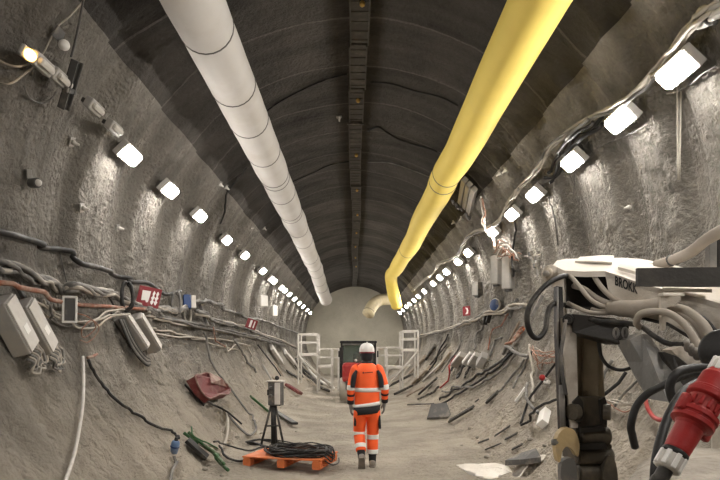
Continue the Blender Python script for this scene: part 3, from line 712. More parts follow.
for k, pts in enumerate(([(694, 24), (701, 10), (712, 8), (724, 2)], [(697, 27), (706, 24), (715, 17), (726, 14)], [(703, 6), (704, 15), (709, 22), (716, 22)], [(698, 18), (706, 14), (714, 14), (722, 9)])):
    G().tube(path(pts, .028, .08), .026, 8, 1).build('pipe', ('grey', 'white', 'dgrey', 'pale_grey')[k], t)
# hanging rack and cabinets
def rack(label, x1, y1, x2, y2, w, h, n, seed):
    Mx, L = barM(x1, y1, x2, y2, .05, w); regbox(Mx, L, w, h)
    t = thing('cable_rack', label, 'rack', Mx)
    for k in range(n): G().box((L, w / n * .8, h), Mx @ T(0, (k - (n - 1) / 2) * w / n, h / 2), .01).build('box', 'grey', t)
    rnd = random.Random(seed)
    for k in range(5):
        q = [Mx @ V((L * .5 + .02, (k / 4 - .5) * w, h * .6)), Mx @ V((L * .5 + .15, (k / 4 - .5) * w + rnd.uniform(-.1, .1), h + .05)), Mx @ V((L * .35, (k / 4 - .5) * w + rnd.uniform(-.1, .1), h + .10)), Mx @ V((L * .5 + .12, (k / 4 - .5) * w * 1.3, h + .02))]
        G().tube(q, .02, 6).build('cable_end', 'grey_cable', t)
rack('grey metal rack of boxes hung under the yellow duct, right', 474, 180, 469, 203, .42, .12, 3, 4)
def tallbox(l, px, py, w, h, m):
    p, n = hit(px, py, .22); Mx = frame(p, V((n.x, -.7, 0)), V((0, 0, 1)))
    t = thing('wall_cabinet', l, 'cabinet', Mx, 'right wall cabinets')
    G().box((h, w, .17), Mx, .012).build('body', m, t); G().box((h * .93, w * .88, .012), Mx @ T(0, 0, .09), .004).build('door', 'grey', t)
    G().box((.05, w * .6, .1), Mx @ T(-h / 2 - .02, 0, 0), .01).build('gland_plate', 'dgrey', t)
tallbox('tall grey cabinet under the wire knot on the right wall, nearer of the two', 508.5, 273, .23, .68, 'grey')
tallbox('tall grey cabinet under the wire knot on the right wall, farther of the two', 496.5, 270, .22, .68, 'grey')
tallbox('small dark cabinet on the right wall before the far lamps', 477.5, 289, .22, .36, 'dgrey')
bundle('knot of copper and pale wires above the tall right wall cabinets', ('copper', 'pale_cable', 'white', 'copper'), .014, [(497, 252), (502, 244), (507, 252), (500, 257), (506, 248), (512, 255), (519, 257)], 6, .12, 'wire_knot', .07, 9)
bundle('pinkish white cables falling from the rack to the wall cabinets', ('pale_cable', 'white', 'copper'), .02, [(481, 198), (484, 210), (485, 220), (490, 229), (496, 237), (500, 246)], 3, .12, 'cable_bundle', .03, 3)
cable('dark cable with looped end hanging on the right wall cabinets', 'black', .022, [(513, 214), (516, 230), (517.5, 250), (517, 268), (513, 276), (508, 276), (507, 271), (511, 269), (515, 271)], .16)
cable('thin pale wire stretched from the wire knot along the right wall', 'pale_cable', .012, [(516, 256), (526, 256), (537, 255), (548, 254)], .04, 'wire', 'wire')
for x, y, l in ((532, 256, 'grey bracket on the right wall past the tall cabinets'), (537, 268, 'lower small bracket on the right wall past the tall cabinets')):
    p, n = hit(x, y, .06); Mx = frame(p, n, V((0, 0, 1)))
    t = thing('wall_bracket', l, 'bracket', Mx); G().box((.3, .06, .03), Mx, .005).build('arm', 'grey', t); G().box((.08, .16, .05), Mx @ T(.05, 0, .02), .008).build('clamp', 'dgrey', t)
# blue disc
p, n = hit(495, 305, .24); ax = V((-.85, -.6, .1)); Mx = frame(p, ax, V((0, 0, 1)))
t = thing('round_sign', 'round blue disc standing on the right cable bundle', 'disc', Mx)
G().lathe([(.001, -.03), (.145, -.03), (.15, -.02), (.15, .02), (.145, .03), (.001, .03)], Mx, 28).build('disc', 'blue', t)
G().lathe([(.151, -.028), (.16, -.02), (.16, .02), (.151, .028)], Mx, 28).build('rim', 'pale_grey', t)
bundle('dusty grey cable bundle along the right slope past the red sign', ('pale_cable', 'grey_cable'), .028, [(412, 338), (421, 336), (434, 333), (446, 330), (458, 326), (469, 322), (480, 317), (489, 313), (503, 312), (512, 308), (521, 306), (528, 307)], 3, .04, twist=10)
for k, (a, b, c, d, m, ww, hh, l) in enumerate(((489, 313, 487, 324, 'black', .10, .1, 'black bag hanging under the blue disc, left'), (499, 313, 496, 323, 'black', .10, .1, 'black bag hanging under the blue disc, right'), (525, 302, 518, 321, 'dgrey', .07, .06, 'dark post leaning beside the big black hose loop'), (552, 300, 541, 322, 'grey_cable', .06, .06, 'grey post behind the black hose of the machine'), (520, 322, 506, 348, 'wood', .05, .04, 'long thin brown lath on the right slope'),
                                        (499, 393, 488, 403, 'dwood', .10, .05, 'short dark board high on the right slope foot'), (526, 388, 516, 402, 'white', .05, .04, 'white strip lying on the right slope'), (475, 409, 451, 423, 'dwood', .13, .05, 'dark board lying next to the grey slab'), (413, 375, 388, 388, 'dwood', .2, .1, 'dark timber low beside the person on the right'), (412, 387, 396, 395, 'dwood', .16, .08, 'lowest dark timber to the right of the person'),
                                        (410, 367, 388, 381, 'pale_grey', .3, .12, 'pale beam sloping up from the person on the right'), (430, 369, 415, 383, 'wood', .3, .08, 'brown board on the right slope below the platform'), (436, 346, 427, 359, 'dwood', .15, .1, 'short dark board above the right slope boards'), (426, 358, 411, 374, 'wood', .22, .08, 'broad pale board under the right platform'), (438, 379, 420, 395, 'dwood', .12, .06, 'long dark lath on the right slope foot'),
                                        (452, 352, 437, 372, 'wood', .12, .06, 'brown lath on the slope left of the white topped boxes'), (447, 345, 430, 366, 'dwood', .08, .05, 'thin dark lath above the brown lath'), (425, 388, 408, 397, 'wood', .18, .05, 'brown plank near the floor right of the person'), (444, 362, 424, 381, 'grey', .16, .06, 'grey plank in the middle of the right slope'), (434, 405, 408, 406, 'dwood', .06, .03, 'thin dark strip on the ground right of the person'))):
    plank(l, m, a, b, c, d, ww, hh, 'bag' if 'bag' in l else ('post' if 'post' in l else 'plank'), 'bag' if 'bag' in l else ('post' if 'post' in l else 'plank'))
for k, (a, b, c_, d_, l) in enumerate(((510, 426, 495, 436, 'thin dark strip for a stick shadow left of the white block'), (489, 439, 478, 443, 'short dark strip for a stick shadow near the floor edge'), (501, 444, 486, 450, 'dark strip for a stick shadow above the pale grout'), (518, 434, 506, 440, 'dark strip for a stick shadow between white block and mat'), (522, 444, 512, 449, 'short dark strip for a stick shadow just above the dark mat'), (479, 399, 475, 402, 'tiny dark strip for a stick shadow on the slope above the dark board'))):
    plank(l, 'dwood', a, b, c_, d_, .05, .02, 'lath', 'lath')  # dark strips put in for the shadows of sticks on the slope
for k, (a, b, c_, d_, m_, w_, l) in enumerate(((291, 360, 303, 377, 'dwood', .16, 'dark plank above the curved rails on the left'), (274, 363, 283, 377, 'wood', .08, 'brown plank below the pale boxes on the left slope'), (262, 366, 272, 384, 'grey', .12, 'grey plank on the left slope above the tripod'), (308, 381, 318, 389, 'wood', .12, 'brown plank at the foot of the curved rails'), (272, 388, 283, 397, 'dwood', .1, 'dark lath beside the crumpled red bag'))):
    plank(l, m_, a, b, c_, d_, w_, .05)
# white topped boxes
for k, (x1, y1, x2, y2, l) in enumerate(((466, 356, 457, 366, 'white topped grey box on the right slope, leftmost of three'), (476, 356, 468, 366, 'white topped grey box on the right slope, middle of three'), (481, 356, 474, 366, 'white topped grey box on the right slope, rightmost of three'))):
    Mx, L = barM(x1, y1, x2, y2, .08, .16); regbox(Mx, L, .16, .2); t = thing('battery_box', l, 'box', Mx, 'white topped boxes')
    G().box((L, .16, .2), Mx @ T(0, 0, .1), .01).build('body', 'grey', t); G().box((L * .95, .13, .03), Mx @ T(0, 0, .215), .004).build('lid', 'signwhite', t)
    for q in range(3):
        G().tube(snug(catmull([Mx @ V(v) for v in ((L / 2, (q - 1) * .05, .1), (L / 2 + .1, (q - 1) * .07, .13), (L / 2 + .3, (q - 1) * .08, .08), (L / 2 + .42, q * .06, .1), (L / 2 + .3, .2, .1))], 16), .022, .06), .022, 6, 1).build('cable_tail', 'black', t)
plank('grey box beside the white topped boxes', 'grey', 489, 357, 483, 367, .3, .16, 'box', 'box')
ds = hit(440, 420, 0)[0].y - .05
q4 = [W(427, 419.5, ds + .02), W(431, 406, ds + .35), W(446.5, 404.5, ds + .35), W(452, 418.5, ds - .02)]
g = G(); g.hexa([q + V((0, .0, -.0)) for q in q4], [q + V((0, -.02, .05)) for q in q4]); tag(g.build('slab', 'dgrey'), 'square grey slab leaning on the right slope foot', 'slab')
for l, m, r_, pts, nm in (('black cable down the right slope, uppermost of three', 'black', .03, [(512, 347), (506, 357), (494, 366), (480, 375), (467, 384), (455, 391), (440, 400)], 'cable'),
                      ('black cable down the right slope, middle of three', 'black', .028, [(514, 350), (507, 361), (496, 369), (482, 379), (468, 388), (452, 398), (436, 408)], 'cable'),
                      ('grey cable down the right slope, lowest of three', 'grey_cable', .026, [(517, 353), (509, 364), (498, 373), (486, 381), (470, 389), (460, 389), (448, 392), (442, 391)], 'cable'),
                      ('red hose bending down the right slope by the white topped boxes', 'red', .024, [(462, 359), (458, 366), (454, 373), (448, 381), (440, 388)], 'hose'),
                      ('dark end of hose below the red one', 'dwood', .035, [(440, 388), (430, 394), (418, 399)], 'hose'),
                      ('fat grey hose humped over the middle of the right slope', 'grey_cable', .034, [(503, 354), (508, 348), (513, 349), (519, 354), (527, 356), (533, 352)], 'hose'),
                      ('arched dark hose above the white topped boxes', 'grey_cable', .026, [(502, 338), (496, 340), (493, 347), (490, 356)], 'hose'),
                      ('pale upright pipe on the right slope carrying red wires', 'pale_cable', .024, [(534, 346), (534, 362), (533.5, 380), (533, 396), (533, 402)], 'pipe'),
                      ('dark cable crossing behind the pale upright pipe', 'black', .02, [(560, 358), (552, 368), (545, 378), (538, 392), (530, 407), (521, 424)], 'cable'),
                      ('dark cable end near the white block', 'black', .02, [(521, 425), (530, 421), (540, 416), (552, 409), (562, 402)], 'cable'),
                      ('grey hose bent at the foot of the pale upright pipe', 'grey_cable', .024, [(532, 386), (533, 400), (535, 409), (540, 414)], 'hose'),
                      ('grey cable up the right slope behind the dark stick', 'grey_cable', .022, [(500, 392), (508, 381), (517, 370), (526, 360)], 'cable'),
                      ('second grey cable up the right slope behind the dark stick', 'grey_cable', .02, [(513, 388), (520, 376), (527, 364), (533, 356)], 'cable'),
                      ('thin hose running across the far right slope', 'grey_cable', .03, [(462, 340), (458, 350), (450, 360), (442, 372)], 'hose'),
                      ('dark thin hose on far right slope under the red sign', 'black', .03, [(448, 334), (444, 346), (438, 358), (430, 370)], 'hose'),
                      ('dark streak of hose on the slope below the blue disc', 'grey_cable', .026, [(486, 320), (482, 330), (478, 342), (474, 350)], 'hose'),
                      ('brown cable from the blue disc down the slope', 'rust', .018, [(508, 314), (501, 326), (494, 337), (488, 350)], 'cable')):
    cable(l, m, r_, pts, .025, nm, nm)
bundle('orange wrapped bundle lying on the right slope', ('copper', 'rust', 'pallet'), .024, [(523, 328), (519, 333), (515, 339), (511, 345)], 4, .04, spread=.03)
bundle('fan of thin red wires from the pale upright pipe', ('copper', 'pale_cable', 'rust'), .009, [(535, 350), (541, 354), (549, 355), (558, 353)], 4, .05, 'wire_fan', .05, 2)
bundle('lower fan of thin red wires near the pale upright pipe', ('copper', 'rust'), .008, [(535, 349), (538, 358), (540, 366), (547, 362), (556, 361)], 3, .05, 'wire_fan', .05, 4)
p, n = hit(545, 379, .12); Mx = frame(p, n, V((0, 1, 0)))
t = thing('valve', 'small red valve on a grey fitting beside the machine', 'valve', Mx)
G().ball(.05, Mx @ T(0, 0, .05)).build('wheel', 'red', t); G().lathe([(.03, -.06), (.03, .03)], Mx, 10).build('stem', 'grey', t); G().box((.22, .06, .05), Mx @ T(0, .03, -.05), .01).build('fitting', 'pale_grey', t)
plank('white block lying on the slope left of the machine', 'white', 549, 414, 546, 427, .13, .11, 'block', 'block')
for k, (pts, m, r_, l) in enumerate((([(614, 408), (622, 396), (634, 384), (648, 372)], 'grey_cable', .014, 'thin grey cable behind the machine arm, upper'), ([(606, 400), (622, 406), (640, 405), (650, 400)], 'pale_cable', .010, 'pale wire behind the machine arm, middle'), ([(600, 395), (612, 405), (628, 414), (645, 404)], 'copper', .007, 'thin copper wire behind the machine arm'), ([(612, 360), (606, 374), (600, 392), (592, 405)], 'grey_cable', .022, 'grey cable on the slope seen right of the machine stick'), ([(626, 372), (618, 384), (610, 396), (604, 405)], 'black', .022, 'black cable on the slope seen right of the machine stick'), ([(598, 402), (618, 402), (636, 407), (655, 398)], 'pale_cable', .008, 'fine pale wire behind the machine arm, lowest'))):
    cable(l, m, r_, pts, .03)
cable('red hose bent behind the black cables of the machine', 'red', .022, [(657, 388), (651, 400), (650, 411), (655, 418), (664, 420), (672, 416)], .05, 'hose', 'hose')
# pale spill and dark mat on the ground
def patch(label, name, cat, m, poly, th, seed):
    c = V((0, 0, 0)); P = [hit(x, y, 0)[0] for x, y in poly]; P = catmull(P, 4, True); c = sum(P, V()) / len(P)
    b = G(); rings = []
    for f, h in ((1.02, .003), (.98, th * .3), (.8, th * .8), (.5, th), (.15, th * 1.05)):
        rr = []
        for p in P:
            q = c + (p - c) * f; base = flo(q.x, q.y)
            a = math.atan2(q.x, ZC - 0.0); zb = ZC - math.sqrt(max(.01, R * R - q.x * q.x)) + .03
            q.z = max(base, zb) + h * (1 + .5 * n3(q.x * 6, q.y * 6, seed)); rr.append(q)
        rings.append(rr)
    b.loft(rings); return tag(b.build(name, m), label, cat)
patch('pale dried grout spilled on the floor at the right', 'grout_spill', 'spill', 'pile', [(457, 465), (464, 470), (476, 476), (492, 479), (506, 474), (512, 470), (503, 466), (492, 464), (476, 465)], .03, 4)
patch('thin pale streak of grout up the slope beside the dark mat', 'grout_spill', 'spill', 'pile', [(512, 475), (522, 472), (534, 465), (545, 459), (541, 464), (530, 471), (520, 477)], .02, 8)
b_ = G(); q = [hit(x, y, .05)[0] for x, y in ((505, 464), (522, 456), (536, 452), (541, 461), (524, 463))]
b_.loft([[v - V((0, 0, .02)) for v in q], [v + V((0, 0, .05)) for v in q]], smooth=False); tag(b_.build('rubber_mat', 'dgrey'), 'dark mat lying at the slope foot behind the grout', 'mat')
rnd = random.Random(5)
STN = []
spots = [(516, 462), (478, 438), (492, 448), (505, 432), (470, 429), (530, 440), (545, 446), (556, 438), (232, 462), (222, 476), (205, 470), (237, 438), (262, 434), (296, 432), (462, 446), (487, 458)]
for k, (x, y) in enumerate(spots):
    p, n = hit(x, y, .0); s = rnd.uniform(.02, .042)
    g = G(); Mx = T(p.x, p.y, p.z + s * .35) @ RZ(rnd.uniform(0, 6)) @ Matrix.Diagonal((1.3, 1, .7, 1))
    b = bmesh.new(); bmesh.ops.create_icosphere(b, subdivisions=2, radius=s)
    for v in b.verts: v.co *= 1 + .35 * n3(*(v.co * 18 + V((k, 0, 0))))
    b.transform(Mx); b.verts.index_update(); g._add([v.co.copy() for v in b.verts], [[v.index for v in f.verts] for f in b.faces]); b.free()
    tag(g.build('stone', 'stone'), 'small dusty grey stone lying on the tunnel floor or slope foot', 'stone', 'loose stones')

for fn, args in DEFER: fn(*args)
# ------------------------------------------------------------------ tripod stand, pallet, cable coil
def fz(x, y): return max(flo(x, y), -9)
px0 = W(273.5, 449, 10.9); bx, by = px0.x, px0.y; bz = fz(bx, by)
S = 10.9 / F
t = thing('tripod_stand', 'black tripod stand carrying a grey electrical box behind the orange pallet', 'stand', T(bx, by, bz))
G().tube([(bx, by, bz + .02), (bx, by, bz + .78)], .045, 10, 1).build('post', 'black', t)
for k, (fx, fy, l) in enumerate(((-.20, -.10, 0), (.19, -.06, 0), (.02, .28, 0))):
    G().tube([(bx + fx, by + fy, fz(bx + fx, by + fy) + .022), (bx + fx * .15, by + fy * .15, bz + .76)], .02, 8, 1).build('leg', 'dark_steel', t)
G().tube([(bx - .11, by - .05, bz + .36), (bx + .10, by - .03, bz + .36), (bx + .01, by + .14, bz + .36)], .012, 6, 1, closed=True).build('brace', 'dark_steel', t)
hx = bx + .045
Mh = T(hx, by - .02, bz + .93) @ RZ(-.25)
G().box((.24, .16, .42), Mh, .015).build('box_body', 'dgrey', t)
k = G(); k.box((.10, .02, .38), Mh @ T(.06, -.085, 0), .005); b1 = k.build('panel', 'pale_grey', t)
G().box((.28, .2, .03), Mh @ T(0, 0, .215), .008).build('cap', 'pale_grey', t)
G().box((.03, .03, .1), Mh @ T(-.11, -.09, .02), .006).build('handle', 'black', t)
for q in range(2): G().lathe([(.03, 0), (.03, .05), (.02, .06)], frame(Mh @ V((-.06, -.08, .1 - .14 * q)), Mh.to_3x3() @ V((0, -1, 0))), 12).build('socket', 'dgrey', t)
G().ball(.04, Mh @ T(.02, 0, .27), 10, 7).build('knob', 'black', t)
cr = []
for i in range(60):
    q = 2 * PI * i / 20; r_ = .34 + .08 * (i / 60) + .03 * math.sin(i * 1.3)
    x, y = bx + .05 + math.cos(q) * r_ * 1.25, by + .02 + math.sin(q) * r_ * .8
    cr.append(V((x, y, fz(x, y) + .03 + .012 * (i // 20) + .012 * math.sin(i))))
tag(G().tube(cr, .013, 6, 3).build('cable_coil', 'black'), 'loose black cable coil on the ground around the tripod feet', 'coil')

pa, pb = W(242, 470, 8.95), W(320.5, 474.5, 8.62)
ang = math.atan2(pb.y - pa.y, pb.x - pa.x); Lp = math.hypot(pb.x - pa.x, pb.y - pa.y); Wp = .80
Mp0 = T(pa.x, pa.y, 0) @ RZ(ang)
zz = max(fz(*(Mp0 @ V((u * Lp, v * Wp, 0))).xy) for u in (0, .5, 1) for v in (0, .5, 1)) - .015
Mp = T(pa.x, pa.y, zz) @ RZ(ang)
t = thing('pallet', 'orange painted wooden pallet under the black cable coil', 'pallet', Mp)
for i in range(7): G().box((Lp, .10, .02), Mp @ T(Lp / 2, .05 + i * (Wp - .1) / 6, .134), .003).build('deck_board', 'pallet', t)
for x in (.07, Lp / 2, Lp - .07):
    G().box((.10, Wp, .02), Mp @ T(x, Wp / 2, .112), .003).build('stringer_board', 'pallet', t)
    for y in (.06, Wp / 2, Wp - .06): G().box((.12, .11, .08), Mp @ T(x, y, .062), .004).build('block', 'pallet', t)
    G().box((.10, Wp, .02), Mp @ T(x, Wp / 2, .012), .003).build('bottom_board', 'pallet', t)
cc = Mp @ V((.70, .40, 0)); pts = []
rnd = random.Random(9); N_ = 17 * 18
for i in range(N_):
    q = 2 * PI * i / 18; tt = i / N_
    r_ = .30 + .16 * abs(math.sin(i * .37 / 3)) + .03 * math.sin(i * .61)
    u, v = .74 + math.cos(q + .15 * math.sin(tt * 9)) * r_ * 1.12, .40 + math.sin(q) * r_ * .8
    z = .165 + .085 * tt + .018 * math.sin(i * 1.9)
    if u > Lp + .015: z -= min(.11, (u - Lp - .015) * 2.2)
    pts.append(Mp @ V((u, v, z)))
tag(G().tube(pts, .0115, 6, 2).build('cable_coil', 'black'), 'big black cable coil heaped on the orange pallet', 'coil')
pl = [Mp @ V((Lp + .03, .1, .12)), Mp @ V((Lp + .10, .2, .05)), Mp @ V((Lp + .13, .4, .04)), Mp @ V((Lp + .08, .6, .05)), Mp @ V((Lp + .03, .75, .05))]
tag(G().tube(snug(catmull(pl, 6), .011), .011, 6, 1).build('cable_end', 'black'), 'loose cable end trailing on the floor beside the pallet', 'cable')

# ------------------------------------------------------------------ the person
def el(c, u, v, n=16): return [c + u * math.cos(2 * PI * j / n) + v * math.sin(2 * PI * j / n) for j in range(n)]
ox, oy = (367 - CX) / F * 9.17, 9.17; oz = fz(ox + .1, oy + .1)
MP = T(ox, oy, oz)
per = thing('person', 'person walking away in orange reflective work clothes and white helmet', 'person', MP)
def Q(x, y, z): return MP @ V((x, y, z))
J = {'pel': (0, 0, .93), 'spi': (0, .01, 1.12), 'che': (0, .02, 1.34), 'nek': (0, .03, 1.54), 'hd0': (0, .045, 1.62), 'hd1': (0, .05, 1.70), 'hd2': (0, .045, 1.775),
     'shl': (-.172, .02, 1.45), 'ell': (-.236, -.03, 1.18), 'wrl': (-.245, .03, .945), 'pal': (-.24, .05, .88),
     'shr': (.172, .02, 1.45), 'elr': (.262, -.02, 1.19), 'wrr': (.265, .06, .965), 'par': (.257, .085, .90),
     'hil': (-.095, 0, .89), 'knl': (-.115, .05, .50), 'anl': (-.080, -.13, .165), 'tol': (-.075, -.02, .05),
     'hir': (.095, 0, .89), 'knr': (.085, .07, .49), 'anr': (.082, .06, .09), 'tor': (.092, .20, .045),
     'nos': (0, .155, 1.685), 'eal': (-.082, .045, 1.685), 'ear': (.082, .045, 1.685)}
E_ = [('pel', 'spi'), ('spi', 'che'), ('che', 'nek'), ('nek', 'hd0'), ('hd0', 'hd1'), ('hd1', 'hd2'), ('hd1', 'nos'), ('hd1', 'eal'), ('hd1', 'ear'), ('che', 'shl'), ('shl', 'ell'), ('ell', 'wrl'), ('wrl', 'pal'), ('che', 'shr'), ('shr', 'elr'), ('elr', 'wrr'), ('wrr', 'par'),
      ('pel', 'hil'), ('hil', 'knl'), ('knl', 'anl'), ('anl', 'tol'), ('pel', 'hir'), ('hir', 'knr'), ('knr', 'anr'), ('anr', 'tor')]
RD = {'pel': (.13, .10), 'spi': (.13, .09), 'che': (.15, .10), 'nek': (.055, .055), 'hd0': (.065, .07), 'hd1': (.075, .09), 'hd2': (.06, .07), 'sh': .058, 'el': .042, 'wr': .028, 'pa': (.036, .018), 'hi': .085, 'kn': .055, 'an': .042, 'to': .035, 'no': .014, 'ea': .013}
fing = {}
for s, pa_, wr_ in (('l', 'pal', 'wrl'), ('r', 'par', 'wrr')):
    p = V(J[pa_]); sg = -1 if s == 'l' else 1
    for k, (dy, ln) in enumerate(((.03, .072), (.01, .082), (-.012, .076), (-.032, .06))):
        a = p + V((0, dy, -.035)); b = a + V((-sg * .008, .006, -ln * .55)); c = b + V((-sg * .025, .006, -ln * .42))
        for nme, q in (('a', a), ('b', b), ('c', c)): J['f%s%d%s' % (s, k, nme)] = tuple(q)
        E_ += [(pa_, 'f%s%da' % (s, k)), ('f%s%da' % (s, k), 'f%s%db' % (s, k)), ('f%s%db' % (s, k), 'f%s%dc' % (s, k))]
        fing[(s, k)] = (a, b, c)
    a = p + V((-sg * .012, .035, .02)); b = a + V((-sg * .02, .025, -.028)); c = b + V((-sg * .008, .01, -.03))
    for nme, q in (('a', a), ('b', b), ('c', c)): J['t%s%s' % (s, nme)] = tuple(q)
    E_ += [(pa_, 't%sa' % s), ('t%sa' % s, 't%sb' % s), ('t%sb' % s, 't%sc' % s)]; fing[(s, 4)] = (a, b, c)
names = list(J); me = bpy.data.meshes.new('body'); me.from_pydata([V(J[n]) for n in names], [(names.index(a), names.index(b)) for a, b in E_], [])
body = bpy.data.objects.new('body', me); COL.objects.link(body); body.parent = per
sk = body.modifiers.new('skin', 'SKIN'); sk.use_smooth_shade = True
for i, n in enumerate(names):
    r_ = RD.get(n) or RD.get(n[:2]) or (.0085 if n[0] in 'ft' else .05)
    me.skin_vertices[0].data[i].radius = (r_, r_) if not isinstance(r_, tuple) else r_
    me.skin_vertices[0].data[i].use_root = (n == 'pel')
sb = body.modifiers.new('sub', 'SUBSURF'); sb.levels = sb.render_levels = 1
M['skin'] = mat('skin', (.50, .30, .22), .55, bump=0); me.materials.append(M['skin'])
M['hivis'] = mat('orange_workwear', (.95, .125, .03), .65, dust=.06, var=.1, scale=6, bump=.2, bscale=14, dcol=(.55, .25, .13))
M['cloth_black'] = mat('black_workwear', (.022, .022, .024), .8, bump=.2)
M['reflect'] = mat('reflective_tape', (.74, .73, .70), .4, dust=.1, var=.05, bump=0)
M['glove'] = mat('grey_glove', (.20, .19, .17), .8, dust=.2)
M['boot'] = mat('dusty_boot', (.17, .15, .13), .8, dust=.6)
X, Y_, Z_ = V((1, 0, 0)), V((0, 1, 0)), V((0, 0, 1))
def torso(specs): return [el(Q(cx, cy, z), X * rx, V((0, ry, sl)), 24) for z, cx, cy, rx, ry, sl in specs]
TS = [(.875, .004, -.005, .178, .128, 0), (.93, .004, -.005, .186, .135, 0), (1.0, .002, 0, .186, .136, 0), (1.10, 0, .005, .184, .132, 0), (1.22, 0, .01, .195, .135, 0), (1.34, 0, .015, .198, .138, 0), (1.42, 0, .02, .196, .13, 0), (1.475, 0, .022, .172, .11, 0), (1.515, 0, .025, .135, .09, 0), (1.545, 0, .03, .085, .075, 0)]
g = G(); g.loft(torso(TS)); jk = g.build('jacket', 'hivis', per)
def limb(path_, rads, n=14):
    P = [Q(*p) for p in path_]; g = G(); g.tube(P, rads, n, 5); return g
def at(path_, rads, f0, f1, add, name, m, parent, n=14):
    P = catmull([Q(*p) for p in path_], 20); N1 = len(P) - 1
    i0, i1 = int(f0 * N1), max(int(f0 * N1) + 2, int(f1 * N1)); seg = P[i0:i1 + 1]
    def rr(f):
        q = (i0 + f * (i1 - i0)) / N1 * (len(rads) - 1); k = min(int(q), len(rads) - 2); return rads[k] + (rads[k + 1] - rads[k]) * (q - k) + add
    return G().tube(seg, rr, n, 1).build(name, m, parent)
for sg, sh, e_, wr in ((-1, 'shl', 'ell', 'wrl'), (1, 'shr', 'elr', 'wrr')):
    ps = [(sg * .135, .02, 1.465), J[sh], tuple((V(J[sh]) + V(J[e_])) / 2 + V((sg * .008, 0, 0))), J[e_], tuple((V(J[e_]) + V(J[wr])) / 2), J[wr]]
    rs = [.066, .072, .065, .058, .052, .044]
    sl = limb(ps, rs).build('sleeve', 'hivis', jk)
    at(ps, rs, .555, .645, .005, 'reflective_band', 'reflect', jk)
    at(ps, rs, .90, 1.0, .004, 'cuff', 'cloth_black', jk)
    at(ps, rs, .74, .80, .004, 'sleeve_stripe', 'cloth_black', jk)
    g = G(); g.tube([Q(sg * .155, -.075, 1.44), Q(sg * .19, -.09, 1.36), Q(sg * .205, -.088, 1.27), Q(sg * .212, -.085, 1.19)], [.018, .036, .04, .034], 10, 5); g.build('side_panel', 'cloth_black', jk)
    w_ = V(J[wr]); pa_ = V(J['pal' if sg < 0 else 'par'])
    g = G(); rings = []
    for f, ru, rv in ((-.35, .034, .034), (0, .032, .034), (.5, .026, .045), (1.0, .024, .05), (1.45, .02, .046), (1.6, .012, .035)):
        c = w_.lerp(pa_, f); rings.append(el(MP @ c, X * ru, Y_ * rv, 12))
    g.loft(rings); gl = g.build('glove', 'glove', per)
    for k in range(5):
        a, b, c = fing[('l' if sg < 0 else 'r', k)]
        G().tube([MP @ (a + V((0, 0, .02))), MP @ a, MP @ b, MP @ c], [.0135, .0135, .0125, .010], 8, 4).build('finger', 'glove', gl)
# bands and hem on the jacket
def belt(z0, z1, add, name, m, par, tilt=0.0, cx=.002):
    rings = []
    for z in (z0, (z0 + z1) / 2, z1):
        ref = min(TS, key=lambda s: abs(s[0] - z)); rings.append(el(Q(cx, ref[2], z), V((ref[3] + add, 0, tilt)), V((0, ref[4] + add, 0)), 24))
    return G().loft(rings).build(name, m, par)
belt(1.125, 1.185, .007, 'reflective_band', 'reflect', jk)
belt(.905, .962, .008, 'reflective_band', 'reflect', jk, .028)
belt(.80, .915, .013, 'hem', 'cloth_black', jk, .022)
g = G(); g.loft([el(Q(0, .03, z), X * rx, Y_ * ry, 18) for z, rx, ry in ((1.525, .088, .078), (1.55, .078, .072), (1.60, .073, .070))]); g.build('collar', 'cloth_black', jk)
g = G()
g.box((.02, .004, .022), MP @ T(-.055, -.135, 1.41) @ RX(.12), 0)
for k in range(7): g.box((.012, .004, .012 if k % 2 else .016), MP @ T(-.03 + k * .017, -.135, 1.41 + .001 * k) @ RX(.12), 0)
g.build('back_print', 'cloth_black', jk, kind='stuff')
# trousers
g = G(); g.loft([el(Q(0, cy, z), X * rx, Y_ * ry, 20) for z, cy, rx, ry in ((.94, 0, .165, .12), (.88, -.005, .178, .13), (.81, -.008, .176, .125), (.76, -.004, .14, .10))])
tr = None; legs = []
for s, rs in (('l', [.085, .105, .096, .084, .080, .074]), ('r', [.085, .105, .098, .086, .082, .078])):
    h, k_, a_ = V(J['hi' + s]), V(J['kn' + s]), V(J['an' + s]); end = k_.lerp(a_, .72)
    ps = [tuple(h + V((0, 0, .03))), tuple(h + V((0, -.005, -.08))), tuple(h.lerp(k_, .55)), tuple(k_), tuple(k_.lerp(end, .55)), tuple(end)]
    g.tube([Q(*p) for p in ps], rs, 16, 5); legs.append((ps, rs))
tr = g.build('trousers', 'hivis', per)
for (ps, rs), bands in zip(legs, (((.57, .645), (.83, .93)), ((.60, .69), (.90, 1.0)))):
    for b0, b1 in bands: at(ps, rs, b0, b1, .006, 'reflective_band', 'reflect', tr, 16)
for sg, ln in ((-1, .13), (1, .20)):
    G().box((.035, .12, ln), MP @ T(sg * .185 + (.01 if sg < 0 else 0), .0, .70 - ln * .1) @ RY(sg * -.06), .012).build('pocket', 'cloth_black', tr)
